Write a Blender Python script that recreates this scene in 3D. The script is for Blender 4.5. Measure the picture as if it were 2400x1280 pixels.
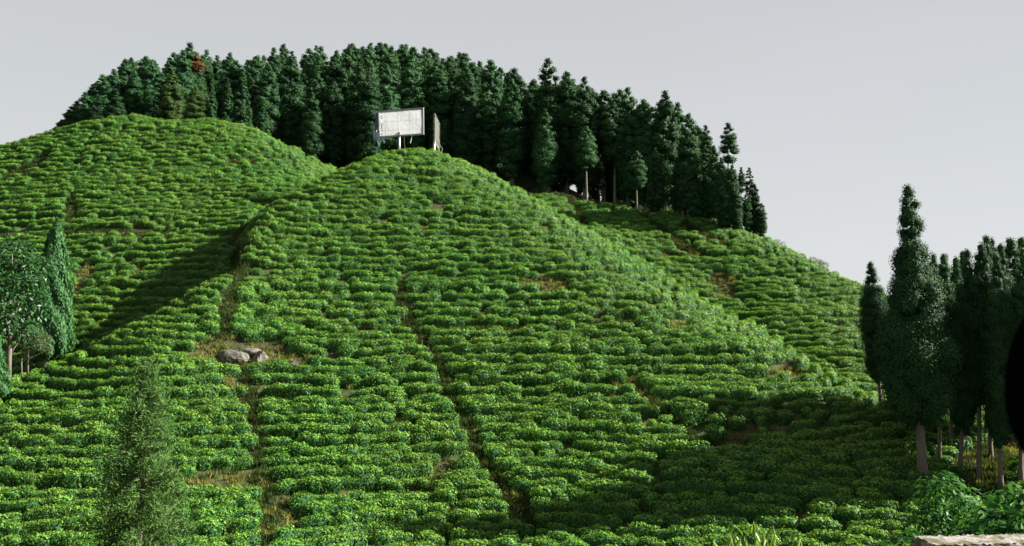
import bpy, math, random
import numpy as np
from mathutils import Vector, Matrix, Euler

# ------------------------------------------------------------------ scene, camera, sky, sun
for o in list(bpy.data.objects):
    bpy.data.objects.remove(o)
S = bpy.context.scene
COL = S.collection
FPX, CX, CY, VH = 2200.0, 1200.0, 640.0, 760.0      # focal length and centre in photo pixels, horizon row
PITCH = math.atan((VH - CY) / FPX)
cd = bpy.data.cameras.new('camera'); cam = bpy.data.objects.new('camera', cd); COL.objects.link(cam)
cd.sensor_width = 36.0; cd.lens = 36.0 * FPX / 2400.0
cd.clip_start = 0.05; cd.clip_end = 12000
cam.rotation_euler = (math.pi / 2 + PITCH, 0, 0)
cd.dof.use_dof = True; cd.dof.focus_distance = 80.0; cd.dof.aperture_fstop = 6.3
S.camera = cam
SUN_AZ, SUN_EL = math.radians(89), math.radians(32)  # azimuth from +Y (view direction) towards +X
w = bpy.data.worlds.new('World'); S.world = w; w.use_nodes = True
nt = w.node_tree; nt.nodes.clear()
sky = nt.nodes.new('ShaderNodeTexSky'); sky.sky_type = 'NISHITA'; sky.sun_disc = False
sky.sun_elevation = SUN_EL; sky.sun_rotation = SUN_AZ
sky.dust_density = 4.0; sky.air_density = 1.0; sky.altitude = 1800
hs = nt.nodes.new('ShaderNodeHueSaturation'); hs.inputs['Saturation'].default_value = 0.5
veil = nt.nodes.new('ShaderNodeMix'); veil.data_type = 'RGBA'    # thin even cloud over the whole sky
veil.inputs['Factor'].default_value = 0.96
geo = nt.nodes.new('ShaderNodeTexCoord')
cn = nt.nodes.new('ShaderNodeTexNoise'); cn.inputs['Scale'].default_value = 2.2; cn.inputs['Detail'].default_value = 5
mp = nt.nodes.new('ShaderNodeMapping'); mp.inputs['Scale'].default_value = (1, 1, 3.5)
cr = nt.nodes.new('ShaderNodeValToRGB')
cr.color_ramp.elements[0].position = 0.3; cr.color_ramp.elements[0].color = (1.12, 1.175, 1.185, 1)
cr.color_ramp.elements[1].position = 0.7; cr.color_ramp.elements[1].color = (1.20, 1.21, 1.235, 1)
bg = nt.nodes.new('ShaderNodeBackground'); bg.inputs['Strength'].default_value = 0.1
wo = nt.nodes.new('ShaderNodeOutputWorld')
L = nt.links
L.new(geo.outputs['Generated'], mp.inputs['Vector']); L.new(mp.outputs['Vector'], cn.inputs['Vector'])
L.new(cn.outputs['Fac'], cr.inputs['Fac']); L.new(sky.outputs['Color'], hs.inputs['Color'])
sx = nt.nodes.new('ShaderNodeSeparateXYZ'); el = nt.nodes.new('ShaderNodeMapRange')
el.inputs['From Min'].default_value = 0.0; el.inputs['From Max'].default_value = 0.40; el.inputs['To Min'].default_value = 1.22; el.inputs['To Max'].default_value = 0.98
hz = nt.nodes.new('ShaderNodeMix'); hz.data_type = 'RGBA'; hz.blend_type = 'MULTIPLY'; hz.inputs['Factor'].default_value = 1.0
L.new(geo.outputs['Generated'], sx.inputs[0]); L.new(sx.outputs['Z'], el.inputs['Value'])
L.new(cr.outputs['Color'], hz.inputs['A']); L.new(el.outputs['Result'], hz.inputs['B'])
L.new(hs.outputs['Color'], veil.inputs['A']); L.new(hz.outputs['Result'], veil.inputs['B'])
L.new(veil.outputs['Result'], bg.inputs['Color']); L.new(bg.outputs['Background'], wo.inputs['Surface'])
sl = bpy.data.lights.new('sun', 'SUN'); sl.energy = 5.0; sl.angle = math.radians(0.5); sl.color = (1.0, 0.94, 0.80)
sun = bpy.data.objects.new('sun', sl); COL.objects.link(sun)
SD = Vector((math.sin(SUN_AZ) * math.cos(SUN_EL), math.cos(SUN_AZ) * math.cos(SUN_EL), math.sin(SUN_EL)))
sun.rotation_euler = SD.to_track_quat('Z', 'Y').to_euler(); sun.location = SD * 200
S.view_settings.view_transform = 'Standard'; S.view_settings.look = 'None'
S.view_settings.exposure = 2.25; S.view_settings.gamma = 1.0; S.view_settings.use_curve_mapping = False
S.cycles.max_bounces = 6; S.cycles.diffuse_bounces = 2; S.cycles.glossy_bounces = 2
S.cycles.transmission_bounces = 3; S.cycles.volume_bounces = 0
S.cycles.use_adaptive_sampling = False

rng = np.random.default_rng(7); random.seed(7)

# ------------------------------------------------------------------ geometry of the place
cp, sp = math.cos(PITCH), math.sin(PITCH)
def P(u, v, Y):
    """point of the place at forward distance Y seen in direction (u, v)"""
    a, b = (u - CX) / FPX, (CY - v) / FPX
    dy, dz = cp - b * sp, sp + b * cp
    return np.array([a / dy * Y, Y, dz / dy * Y])
def proj(x, y, z):
    d = y * cp + z * sp; up = -y * sp + z * cp
    return CX + FPX * x / d, CY - FPX * up / d

def pchip(xk, yk, x):
    xk = np.asarray(xk, float); yk = np.asarray(yk, float)
    h = np.diff(xk); d = np.diff(yk) / h
    m = np.zeros_like(yk)
    w1 = 2 * h[1:] + h[:-1]; w2 = h[1:] + 2 * h[:-1]
    ok = d[:-1] * d[1:] > 0
    with np.errstate(divide='ignore', invalid='ignore'):
        mm = (w1 + w2) / (w1 / d[:-1] + w2 / d[1:])
    m[1:-1] = np.where(ok, mm, 0)
    m[0], m[-1] = d[0], d[-1]
    i = np.clip(np.searchsorted(xk, x) - 1, 0, len(h) - 1)
    t = np.clip((x - xk[i]) / h[i], 0, 1)
    return ((1 + 2 * t) * (1 - t) ** 2 * yk[i] + t * (1 - t) ** 2 * h[i] * m[i]
            + t * t * (3 - 2 * t) * yk[i + 1] + t * t * (t - 1) * h[i] * m[i + 1])

# survey lines across the valley, each a list of (bearing u, elevation v, distance)
CURVES = [
 [(-400, 1480, 30), (2800, 1480, 30)],
 [(-400, 1400, 44), (1000, 1420, 46), (2800, 1400, 42)],
 [(-400, 1280, 50), (0, 1280, 50), (600, 1280, 52), (1000, 1280, 54), (1600, 1280, 52), (2000, 1280, 50), (2400, 1280, 48), (2800, 1280, 47)],
 [(-400, 1100, 58), (0, 1090, 57), (300, 1080, 58.5), (600, 1080, 60), (1000, 1080, 61), (1400, 1080, 60.5), (1700, 1095, 58), (2000, 1115, 56), (2200, 1130, 55.5), (2400, 1140, 55), (2800, 1150, 54)],
 [(-400, 1000, 63), (0, 970, 65), (200, 930, 66), (350, 870, 68), (600, 835, 71), (1000, 830, 72.5), (1400, 850, 71), (1700, 930, 66.5), (1900, 990, 63), (2050, 1040, 60.5), (2200, 1065, 60), (2400, 1065, 60), (2800, 1075, 59)],
 [(-400, 985, 66), (0, 930, 68), (200, 866, 70), (400, 755, 74), (500, 690, 77.5), (600, 640, 82), (800, 580, 88), (1000, 560, 90), (1200, 575, 89), (1400, 640, 85), (1600, 745, 78), (1800, 845, 71.5), (1900, 902, 68), (2000, 962, 64.5), (2100, 1003, 62.5), (2200, 1040, 62), (2400, 1035, 63), (2800, 1040, 62)],
 [(-400, 980, 69), (0, 912, 71), (100, 885, 72), (200, 842, 73), (300, 790, 75), (400, 732, 77), (480, 688, 80), (550, 646, 83), (570, 600, 86), (590, 550, 90), (620, 508, 93.5), (680, 474, 97), (800, 418, 103), (880, 383, 106), (940, 368, 108), (1000, 366, 109), (1050, 378, 109), (1100, 403, 108), (1200, 454, 105), (1300, 507, 101), (1400, 564, 97), (1500, 624, 93), (1600, 684, 88), (1700, 740, 82), (1800, 795, 77), (1900, 864, 71), (2000, 926, 67), (2060, 960, 65), (2110, 990, 63.8), (2200, 1015, 64.5), (2400, 1010, 67), (2800, 1012, 67)],
 [(-400, 1000, 77), (0, 932, 79), (100, 908, 80), (200, 868, 81), (300, 820, 82.5), (400, 758, 84), (480, 706, 86), (550, 650, 88), (570, 604, 91), (590, 553, 94.5), (620, 512, 98), (680, 490, 103), (800, 455, 110), (940, 435, 120), (1100, 475, 121), (1200, 525, 116), (1300, 580, 112), (1400, 640, 108), (1500, 705, 104), (1600, 765, 99), (1700, 820, 93), (1800, 870, 88), (1900, 922, 82), (2000, 962, 77), (2060, 985, 75), (2110, 1002, 73.5), (2200, 1018, 73), (2400, 1012, 75), (2800, 1010, 75)],
 [(-400, 770, 96), (0, 655, 97), (200, 622, 97.5), (400, 600, 98), (500, 585, 98.5), (550, 567, 99), (600, 522, 103), (680, 482, 108), (800, 440, 117), (940, 418, 130), (1100, 445, 132), (1200, 490, 126), (1300, 530, 121), (1400, 565, 118), (1500, 600, 115), (1600, 645, 112), (1700, 695, 107), (1800, 740, 101), (1900, 795, 95), (2000, 845, 90), (2100, 885, 87), (2200, 912, 86), (2400, 930, 88), (2800, 940, 88)],
 [(-400, 570, 110), (0, 480, 113), (200, 430, 115), (400, 415, 115.5), (600, 440, 113), (700, 440, 114), (800, 428, 122), (1000, 425, 138), (1200, 467, 133), (1300, 500, 127), (1400, 525, 125), (1600, 570, 119), (1800, 650, 110), (1900, 705, 104), (2000, 755, 99), (2200, 830, 97), (2400, 850, 98), (2800, 870, 98)],
 [(-400, 450, 124), (-150, 395, 125), (0, 354, 126), (120, 321, 127), (200, 302, 127), (280, 289, 127.5), (330, 284, 128), (400, 293, 126.5), (440, 290, 127), (480, 288, 128), (560, 304, 128), (650, 344, 127), (740, 389, 126), (800, 416, 128), (850, 428, 131), (1000, 425, 145), (1150, 440, 141), (1250, 454, 136), (1330, 471, 132), (1450, 493, 130), (1520, 513, 127.5), (1600, 506, 128), (1700, 534, 125), (1800, 570, 121), (1900, 621, 115), (2010, 676, 109), (2100, 716, 106), (2200, 748, 105), (2400, 775, 106), (2800, 800, 106)],
 [(-400, 470, 136), (0, 400, 138), (330, 352, 139), (480, 352, 139), (650, 390, 139), (800, 422, 140), (1000, 420, 151), (1250, 452, 146), (1330, 468, 141), (1450, 494, 138), (1520, 514, 135), (1600, 508, 136), (1800, 582, 129), (2010, 692, 117), (2200, 772, 113), (2400, 800, 114), (2800, 820, 114)],
 [(-400, 440, 170), (0, 372, 170), (120, 348, 170), (330, 325, 172), (600, 315, 175), (900, 315, 178), (1100, 340, 175), (1250, 400, 166), (1400, 470, 155), (1520, 512, 148), (1700, 570, 142), (1800, 612, 137), (2010, 730, 126), (2200, 800, 122), (2800, 840, 122)],
 [(-400, 760, 225), (600, 700, 235), (1100, 720, 230), (1500, 800, 205), (2000, 900, 180), (2800, 950, 175)],
]
NA = 1300
AG = np.linspace(-0.80, 0.80, NA)
kY, kT = [], []
for c in CURVES:
    pts = np.array([P(*k) for k in c]); a = pts[:, 0] / pts[:, 1]; t = pts[:, 2] / pts[:, 1]
    o = np.argsort(a)
    yy, tt = pchip(a[o], pts[o, 1], np.clip(AG, a.min(), a.max())), pchip(a[o], t[o], np.clip(AG, a.min(), a.max()))
    ker = np.exp(-0.5 * (np.arange(-12, 13) / 4.0) ** 2); ker /= ker.sum()
    sm = lambda q: np.convolve(np.pad(q, 12, mode='edge'), ker, 'valid')
    kY.append(sm(yy)); kT.append(sm(tt))
kY = np.array(kY); kT = np.array(kT)
YG = np.arange(20, 260.01, 0.5)
TAB = np.zeros((NA, len(YG)))
z20 = -6.9
for i in range(NA):
    ys = np.concatenate([[20], kY[:, i], [300, 420]]); ts = np.concatenate([[z20 / 20], kT[:, i], [-45 / 300, -60 / 420]])
    TAB[i] = pchip(ys, ts, YG) * YG
NEAR_Y = np.array([-40, 3.2, 4.4, 8.5, 11.5, 20]); NEAR_Z = np.array([-1.55, -1.55, -1.75, -3.25, -3.55, z20])

def vnoise(x, y, seed=0):
    r = np.random.default_rng(seed); tab = r.random((64, 64)) * 2 - 1
    xi = np.floor(x).astype(int); yi = np.floor(y).astype(int); fx = x - xi; fy = y - yi
    fx = fx * fx * (3 - 2 * fx); fy = fy * fy * (3 - 2 * fy)
    g = lambda i, j: tab[(xi + i) % 64, (yi + j) % 64]
    return (g(0, 0) * (1 - fx) + g(1, 0) * fx) * (1 - fy) + (g(0, 1) * (1 - fx) + g(1, 1) * fx) * fy

def height(x, y):
    x = np.asarray(x, float); y = np.asarray(y, float)
    yc = np.clip(y, 20, 259.9); a = np.clip(x / np.maximum(yc, 1), AG[0], AG[-1] - 1e-6)
    ia = (a - AG[0]) / (AG[1] - AG[0]); iy = (yc - 20) / 0.5
    i0 = np.clip(np.floor(ia).astype(int), 0, NA - 2); j0 = np.clip(np.floor(iy).astype(int), 0, len(YG) - 2)
    fa = ia - i0; fy = iy - j0
    z = (TAB[i0, j0] * (1 - fa) + TAB[i0 + 1, j0] * fa) * (1 - fy) + (TAB[i0, j0 + 1] * (1 - fa) + TAB[i0 + 1, j0 + 1] * fa) * fy
    amp = np.clip((y - 40) / 15, 0, 1) * np.clip((250 - y) / 60, 0, 1)
    z = z + amp * (0.30 * vnoise(x / 9 + 40, y / 9 + 3, 1) + 0.12 * vnoise(x / 3.7 + 40, y / 3.7 + 9, 2))
    zn = np.interp(y, NEAR_Y, NEAR_Z)
    z = np.where(y < 20, zn, z)
    far = np.clip((y - 250) / 300, 0, 1); far = far * far * (3 - 2 * far)
    z = z * (1 - far) - 90 * far
    side = np.clip((np.abs(x) - 150) / 400, 0, 1); side = side * side * (3 - 2 * side)
    z = np.where(y > 20, z * (1 - side) - 90 * side * np.clip((y - 20) / 100, 0, 1), z)
    return z

def hit(u, v, ymin=44, ymax=175):
    """first ground point along the line of sight (u, v)"""
    ys = np.arange(ymin, ymax, 0.25); q = P(u, v, 1.0)
    zz = height(q[0] * ys, ys); below = zz >= q[2] * ys
    k = int(np.argmax(below)) if below.any() else len(ys) - 1
    return np.array([q[0] * ys[k], ys[k], zz[k]])

# ------------------------------------------------------------------ mesh helpers
def mesh_np(name, V, F, mats, attr=None, mi=None, smooth=False):
    """mesh from arrays: V (n,3), F (m,k) all faces the same size"""
    V = np.asarray(V, np.float32); F = np.asarray(F, np.int32); m, k = F.shape
    me = bpy.data.meshes.new(name)
    me.vertices.add(len(V)); me.vertices.foreach_set('co', V.ravel())
    me.loops.add(m * k); me.loops.foreach_set('vertex_index', F.ravel())
    me.polygons.add(m); me.polygons.foreach_set('loop_start', np.arange(0, m * k, k, dtype=np.int32))
    me.polygons.foreach_set('loop_total', np.full(m, k, np.int32))
    for mt in (mats if isinstance(mats, (list, tuple)) else [mats]): me.materials.append(mt)
    if mi is not None: me.polygons.foreach_set('material_index', np.asarray(mi, np.int32))
    if smooth: me.polygons.foreach_set('use_smooth', np.ones(m, bool))
    if attr is not None:
        at = me.attributes.new('tint', 'FLOAT', 'FACE'); at.data.foreach_set('value', np.asarray(attr, np.float32))
    me.update(calc_edges=True); me.validate()
    return me

def obj(name, me, parent=None, label=None, cat=None, group=None, kind=None, loc=None, rot=None):
    o = bpy.data.objects.new(name, me); COL.objects.link(o)
    if parent: o.parent = parent
    if loc is not None: o.location = [float(q) for q in loc]
    if rot is not None: o.rotation_euler = rot
    tagit(o, label, cat, group, kind)
    return o
def tagit(o, label=None, cat=None, group=None, kind=None):
    if label: o['label'] = label
    if cat: o['category'] = cat
    if group: o['group'] = group
    if kind: o['kind'] = kind

def norm(a): return a / np.maximum(np.linalg.norm(a, axis=-1, keepdims=True), 1e-9)

class MB:
    """collects quads and triangles (as degenerate-free polygons) for one part"""
    def __init__(s): s.v = []; s.f = []
    def add(s, V, F):
        b = len(s.v); s.v += [tuple(map(float, q)) for q in V]; s.f += [tuple(i + b for i in f) for f in F]
    def box(s, c, d, R=None):
        x, y, z = [q / 2 for q in d]
        V = np.array([(-x,-y,-z),(x,-y,-z),(x,y,-z),(-x,y,-z),(-x,-y,z),(x,-y,z),(x,y,z),(-x,y,z)])
        if R is not None: V = V @ np.array(R).T
        s.add(V + np.array(c), [(3,2,1,0),(4,5,6,7),(0,1,5,4),(1,2,6,5),(2,3,7,6),(3,0,4,7)])
    def tube(s, pts, rad, n=8, cap=True):
        pts = [np.array(p, float) for p in pts]
        if not hasattr(rad, '__len__'): rad = [rad] * len(pts)
        V = []; 
        for i, p in enumerate(pts):
            t = pts[min(i + 1, len(pts) - 1)] - pts[max(i - 1, 0)]; t /= max(np.linalg.norm(t), 1e-9)
            a = np.cross(t, (0, 0, 1) if abs(t[2]) < 0.9 else (1, 0, 0)); a /= np.linalg.norm(a); b = np.cross(t, a)
            for k in range(n):
                q = 2 * math.pi * k / n; V.append(p + rad[i] * (math.cos(q) * a + math.sin(q) * b))
        F = []
        for i in range(len(pts) - 1):
            for k in range(n):
                F.append((i * n + k, (i + 1) * n + k, (i + 1) * n + (k + 1) % n, i * n + (k + 1) % n))
        if cap: F += [tuple(range(n)), tuple(reversed(range((len(pts) - 1) * n, len(pts) * n)))]
        s.add(V, F)
    def build(s, name, mat, smooth=False):
        me = bpy.data.meshes.new(name); me.from_pydata(s.v, [], s.f); me.materials.append(mat)
        if smooth: me.polygons.foreach_set('use_smooth', np.ones(len(me.polygons), bool))
        me.update(); return me

def leaves(C, N, U, ln, wd, bend=0.12):
    """leaf quads: centre C, facing N, pointing U, length ln, width wd -> V,F (pointed rhombus)"""
    n = len(C); N = norm(N); U = norm(U - (U * N).sum(1, keepdims=True) * N); R = np.cross(U, N)
    ln = np.broadcast_to(np.asarray(ln, float), (n,))[:, None]; wd = np.broadcast_to(np.asarray(wd, float), (n,))[:, None]
    V = np.stack([C - U * ln * .5, C + R * wd * .5 - U * ln * .05 + N * ln * bend, C + U * ln * .5, C - R * wd * .5 - U * ln * .05 + N * ln * bend], 1)
    return V.reshape(-1, 3), np.arange(4 * n).reshape(n, 4)

def rdir(n, r): return norm(r.normal(size=(n, 3)))

# ------------------------------------------------------------------ materials
def M(name):
    m = bpy.data.materials.new(name); m.use_nodes = True
    n = m.node_tree.nodes; n.clear(); return m, n, m.node_tree.links
def leafmat(name, a, b, trans=0.3, rough=0.45, spec=0.5, var=0.25, big=0.12):
    """foliage: leaf colours between a and b (per leaf), varied per plant"""
    m, n, l = M(name)
    at = n.new('ShaderNodeAttribute'); at.attribute_name = 'tint'
    oi = n.new('ShaderNodeObjectInfo')
    mx = n.new('ShaderNodeMix'); mx.data_type = 'RGBA'; mx.inputs['A'].default_value = (*a, 1); mx.inputs['B'].default_value = (*b, 1)
    l.new(at.outputs['Fac'], mx.inputs['Factor'])
    hv = n.new('ShaderNodeHueSaturation')
    mr = n.new('ShaderNodeMapRange'); mr.inputs['To Min'].default_value = 1 - var; mr.inputs['To Max'].default_value = 1 + var
    l.new(oi.outputs['Random'], mr.inputs['Value']); l.new(mr.outputs['Result'], hv.inputs['Value'])
    g = n.new('ShaderNodeNewGeometry'); no = n.new('ShaderNodeTexNoise'); no.inputs['Scale'].default_value = big; no.inputs['Detail'].default_value = 3
    l.new(g.outputs['Position'], no.inputs['Vector'])
    m2 = n.new('ShaderNodeMapRange'); m2.inputs['From Min'].default_value = .3; m2.inputs['From Max'].default_value = .7
    m2.inputs['To Min'].default_value = 0.496; m2.inputs['To Max'].default_value = 0.516
    l.new(no.outputs['Fac'], m2.inputs['Value']); l.new(m2.outputs['Result'], hv.inputs['Hue'])
    l.new(mx.outputs['Result'], hv.inputs['Color'])
    p = n.new('ShaderNodeBsdfPrincipled'); p.inputs['Roughness'].default_value = rough; p.inputs['Specular IOR Level'].default_value = spec
    t = n.new('ShaderNodeBsdfTranslucent'); ms = n.new('ShaderNodeMixShader'); ms.inputs['Fac'].default_value = trans
    tc = n.new('ShaderNodeMix'); tc.data_type = 'RGBA'; tc.blend_type = 'MULTIPLY'; tc.inputs['Factor'].default_value = 1; tc.inputs['B'].default_value = (1.5, 1.35, .5, 1)
    l.new(hv.outputs['Color'], p.inputs['Base Color']); l.new(hv.outputs['Color'], tc.inputs['A']); l.new(tc.outputs['Result'], t.inputs['Color'])
    o = n.new('ShaderNodeOutputMaterial')
    l.new(p.outputs[0], ms.inputs[1]); l.new(t.outputs[0], ms.inputs[2]); l.new(ms.outputs[0], o.inputs['Surface'])
    return m
def plain(name, a, b=None, scale=8, rough=0.8, metal=0, bump=0.0, detail=6, spec=0.4, stretch=(1, 1, 1), thr=(0.35, 0.65)):
    m, n, l = M(name); b = b or a
    tc = n.new('ShaderNodeTexCoord'); mpn = n.new('ShaderNodeMapping'); mpn.inputs['Scale'].default_value = stretch
    no = n.new('ShaderNodeTexNoise'); no.inputs['Scale'].default_value = scale; no.inputs['Detail'].default_value = detail
    rp = n.new('ShaderNodeValToRGB'); e = rp.color_ramp.elements
    e[0].position, e[1].position = thr; e[0].color = (*a, 1); e[1].color = (*b, 1)
    p = n.new('ShaderNodeBsdfPrincipled'); p.inputs['Roughness'].default_value = rough; p.inputs['Metallic'].default_value = metal
    p.inputs['Specular IOR Level'].default_value = spec
    o = n.new('ShaderNodeOutputMaterial')
    l.new(tc.outputs['Object'], mpn.inputs['Vector']); l.new(mpn.outputs['Vector'], no.inputs['Vector'])
    l.new(no.outputs['Fac'], rp.inputs['Fac']); l.new(rp.outputs['Color'], p.inputs['Base Color'])
    if bump:
        bp = n.new('ShaderNodeBump'); bp.inputs['Strength'].default_value = bump; bp.inputs['Distance'].default_value = 0.05
        l.new(no.outputs['Fac'], bp.inputs['Height']); l.new(bp.outputs['Normal'], p.inputs['Normal'])
    l.new(p.outputs[0], o.inputs['Surface'])
    return m
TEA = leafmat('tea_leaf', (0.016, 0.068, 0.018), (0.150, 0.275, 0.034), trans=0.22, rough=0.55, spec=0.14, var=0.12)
TWIG = plain('tea_twig', (0.03, 0.035, 0.018), (0.05, 0.045, 0.025), scale=20)
CON = leafmat('conifer_leaf', (0.0065, 0.027, 0.013), (0.034, 0.088, 0.026), trans=0.12, rough=0.65, spec=0.10, var=0.3)
CONY = leafmat('conifer_leaf_yellowed', (0.0180, 0.0400, 0.0120), (0.0520, 0.0840, 0.0220), trans=0.2, rough=0.6, spec=0.10, var=0.2)
RUST = leafmat('conifer_leaf_dead', (0.0840, 0.0360, 0.0150), (0.1200, 0.0540, 0.0240), trans=0.15, rough=0.7, spec=0.10, var=0.1)
CYP = leafmat('cypress_leaf', (0.0213, 0.0723, 0.0298), (0.0595, 0.1445, 0.0510), trans=0.25, rough=0.6, spec=0.10, var=0.1)
FEA = leafmat('feathery_leaf', (0.030, 0.078, 0.022), (0.085, 0.155, 0.045), trans=0.25, rough=0.6, spec=0.10, var=0.1)
BRD = leafmat('broad_leaf', (0.008, 0.036, 0.012), (0.030, 0.085, 0.022), trans=0.25, rough=0.42, spec=0.25, var=0.1)
PALE = leafmat('pale_leaf', (0.0350, 0.0560, 0.0245), (0.0770, 0.1050, 0.0490), trans=0.25, rough=0.5, spec=0.10, var=0.1)
SHR = leafmat('shrub_leaf', (0.0144, 0.0684, 0.0180), (0.0432, 0.1296, 0.0216), trans=0.32, rough=0.5, spec=0.10, var=0.15)
BAM = leafmat('bamboo_leaf', (0.0560, 0.1360, 0.0160), (0.1280, 0.2080, 0.0240), trans=0.4, rough=0.4, spec=0.4, var=0.1)
DRY = leafmat('dry_grass_blade', (0.0560, 0.0840, 0.0240), (0.1920, 0.1680, 0.0560), trans=0.3, rough=0.7, spec=0.10, var=0.25)
GRS = leafmat('shaded_olive_grass_blade', (0.015, 0.032, 0.009), (0.045, 0.062, 0.017), trans=0.3, rough=0.7, spec=0.10, var=0.25)  # path grass: olive green, darkened in colour to stand in for bush shade
BARK = plain('bark', (0.07, 0.06, 0.05), (0.14, 0.12, 0.10), scale=6, rough=0.9, bump=0.6, stretch=(3, 3, .5))
BARKD = plain('bark_dark', (0.05, 0.04, 0.032), (0.11, 0.09, 0.07), scale=6, rough=0.9, bump=0.6, stretch=(3, 3, .5))
ROCK = plain('rock', (0.022, 0.022, 0.018), (0.10, 0.095, 0.08), scale=3.0, rough=0.9, bump=0.8, detail=10)
STEEL = plain('galvanised_steel', (0.20, 0.20, 0.21), (0.28, 0.28, 0.29), scale=5, rough=0.5, metal=0.3)
RUSTY = plain('rusty_steel', (0.06, 0.055, 0.05), (0.14, 0.135, 0.12), scale=4, rough=0.7, metal=0.2)
STONE = plain('wall_cap', (0.055, 0.055, 0.02), (0.16, 0.15, 0.15), scale=5, rough=0.95, bump=1.0, detail=12, thr=(.42, .54))
STONED = plain('wall_stone', (0.12, 0.115, 0.11), (0.30, 0.29, 0.28), scale=9, rough=0.95, bump=1.0, detail=12)
BLACK = plain('car_paint', (0.006, 0.006, 0.008), rough=0.25, spec=0.5)
PLAST = plain('black_plastic', (0.0015, 0.0015, 0.002), rough=1.0, spec=0.0)
RUBBER = plain('rubber', (0.015, 0.015, 0.015), rough=0.9)
GLASS = plain('dark_glass', (0.01, 0.012, 0.014), rough=0.05, spec=0.6)
ROADM = plain('asphalt', (0.045, 0.045, 0.047), (0.07, 0.068, 0.065), scale=30, rough=0.95, bump=0.3)

def groundmat():
    m, n, l = M('hill_ground')
    g = n.new('ShaderNodeNewGeometry')
    def noise(s, d=6):
        q = n.new('ShaderNodeTexNoise'); q.inputs['Scale'].default_value = s; q.inputs['Detail'].default_value = d
        l.new(g.outputs['Position'], q.inputs['Vector']); return q
    def ramp(q, p0, c0, p1, c1):
        r = n.new('ShaderNodeValToRGB'); r.color_ramp.elements[0].position = p0; r.color_ramp.elements[1].position = p1
        r.color_ramp.elements[0].color = (*c0, 1); r.color_ramp.elements[1].color = (*c1, 1); l.new(q.outputs['Fac'], r.inputs['Fac']); return r
    r1 = ramp(noise(1.4, 8), .35, (0.016, 0.030, 0.009), .68, (0.050, 0.058, 0.018))
    r2 = ramp(noise(5, 6), .3, (0.020, 0.022, 0.010), .7, (0.040, 0.036, 0.017))
    f = ramp(noise(.35, 5), .45, (0, 0, 0), .6, (1, 1, 1))
    mx = n.new('ShaderNodeMix'); mx.data_type = 'RGBA'; l.new(f.outputs['Color'], mx.inputs['Factor'])
    l.new(r1.outputs['Color'], mx.inputs['A']); l.new(r2.outputs['Color'], mx.inputs['B'])
    p = n.new('ShaderNodeBsdfPrincipled'); p.inputs['Roughness'].default_value = .95; p.inputs['Specular IOR Level'].default_value = .15
    b = n.new('ShaderNodeBump'); b.inputs['Strength'].default_value = .8; b.inputs['Distance'].default_value = .15
    l.new(noise(3, 10).outputs['Fac'], b.inputs['Height']); l.new(b.outputs['Normal'], p.inputs['Normal'])
    l.new(mx.outputs['Result'], p.inputs['Base Color'])
    o = n.new('ShaderNodeOutputMaterial'); l.new(p.outputs[0], o.inputs['Surface'])
    return m
GROUND = groundmat()

# ------------------------------------------------------------------ ground: one sheet to the horizon
def axis(lo, hi, step, far):
    mid = np.arange(lo, hi + .01, step); d = step; a = [lo]; b = [mid[-1]]
    while b[-1] < far: d *= 1.35; b.append(b[-1] + d); a.append(a[-1] - d)
    return np.concatenate([a[:0:-1], mid, b[1:]])
xs = axis(-95, 100, 0.75, 7000); ys = axis(-6, 190, 0.75, 7000)
X, Y = np.meshgrid(xs, ys); Z = height(X, Y)
nx, ny = len(xs), len(ys); I = np.arange(nx * ny).reshape(ny, nx)
F = np.stack([I[:-1, :-1], I[:-1, 1:], I[1:, 1:], I[1:, :-1]], -1).reshape(-1, 4)
obj('ground', mesh_np('ground', np.stack([X, Y, Z], -1).reshape(-1, 3), F, GROUND, smooth=True), kind='structure')
# road strip by the camera
mb = MB(); mb.box((0, -1.6, -1.60), (160, 9.0, 0.108)); obj('road', mb.build('road', ROADM), kind='structure')

# ------------------------------------------------------------------ tea: rows traced along the contours
GX0, GY0, GS = -92.0, 42.0, 0.5
gx = np.arange(GX0, 96, GS); gy = np.arange(GY0, 136, GS)
GXX, GYY = np.meshgrid(gx, gy); HG = height(GXX, GYY)
def blur(A, s):
    k = np.exp(-0.5 * (np.arange(-3 * s, 3 * s + 1) / s) ** 2); k /= k.sum()
    A = np.apply_along_axis(lambda q: np.convolve(np.pad(q, 3 * s, mode='edge'), k, 'valid'), 0, A)
    return np.apply_along_axis(lambda q: np.convolve(np.pad(q, 3 * s, mode='edge'), k, 'valid'), 1, A)
HB = blur(HG, 3) + 0.24 * vnoise(GXX / 6 + 20, GYY / 6 + 20, 5) + 0.09 * vnoise(GXX / 2.5 + 20, GYY / 2.5 + 20, 6)
DY, DX = np.gradient(HB, GS)
JA, JY = AG, kY[10]                                    # the back crest: tea ends just behind it
def lookup(A, x, y):
    i = (y - GY0) / GS; j = (x - GX0) / GS; i0 = int(i); j0 = int(j); fi = i - i0; fj = j - j0
    return (A[i0, j0] * (1 - fj) + A[i0, j0 + 1] * fj) * (1 - fi) + (A[i0 + 1, j0] * (1 - fj) + A[i0 + 1, j0 + 1] * fj) * fi
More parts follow.
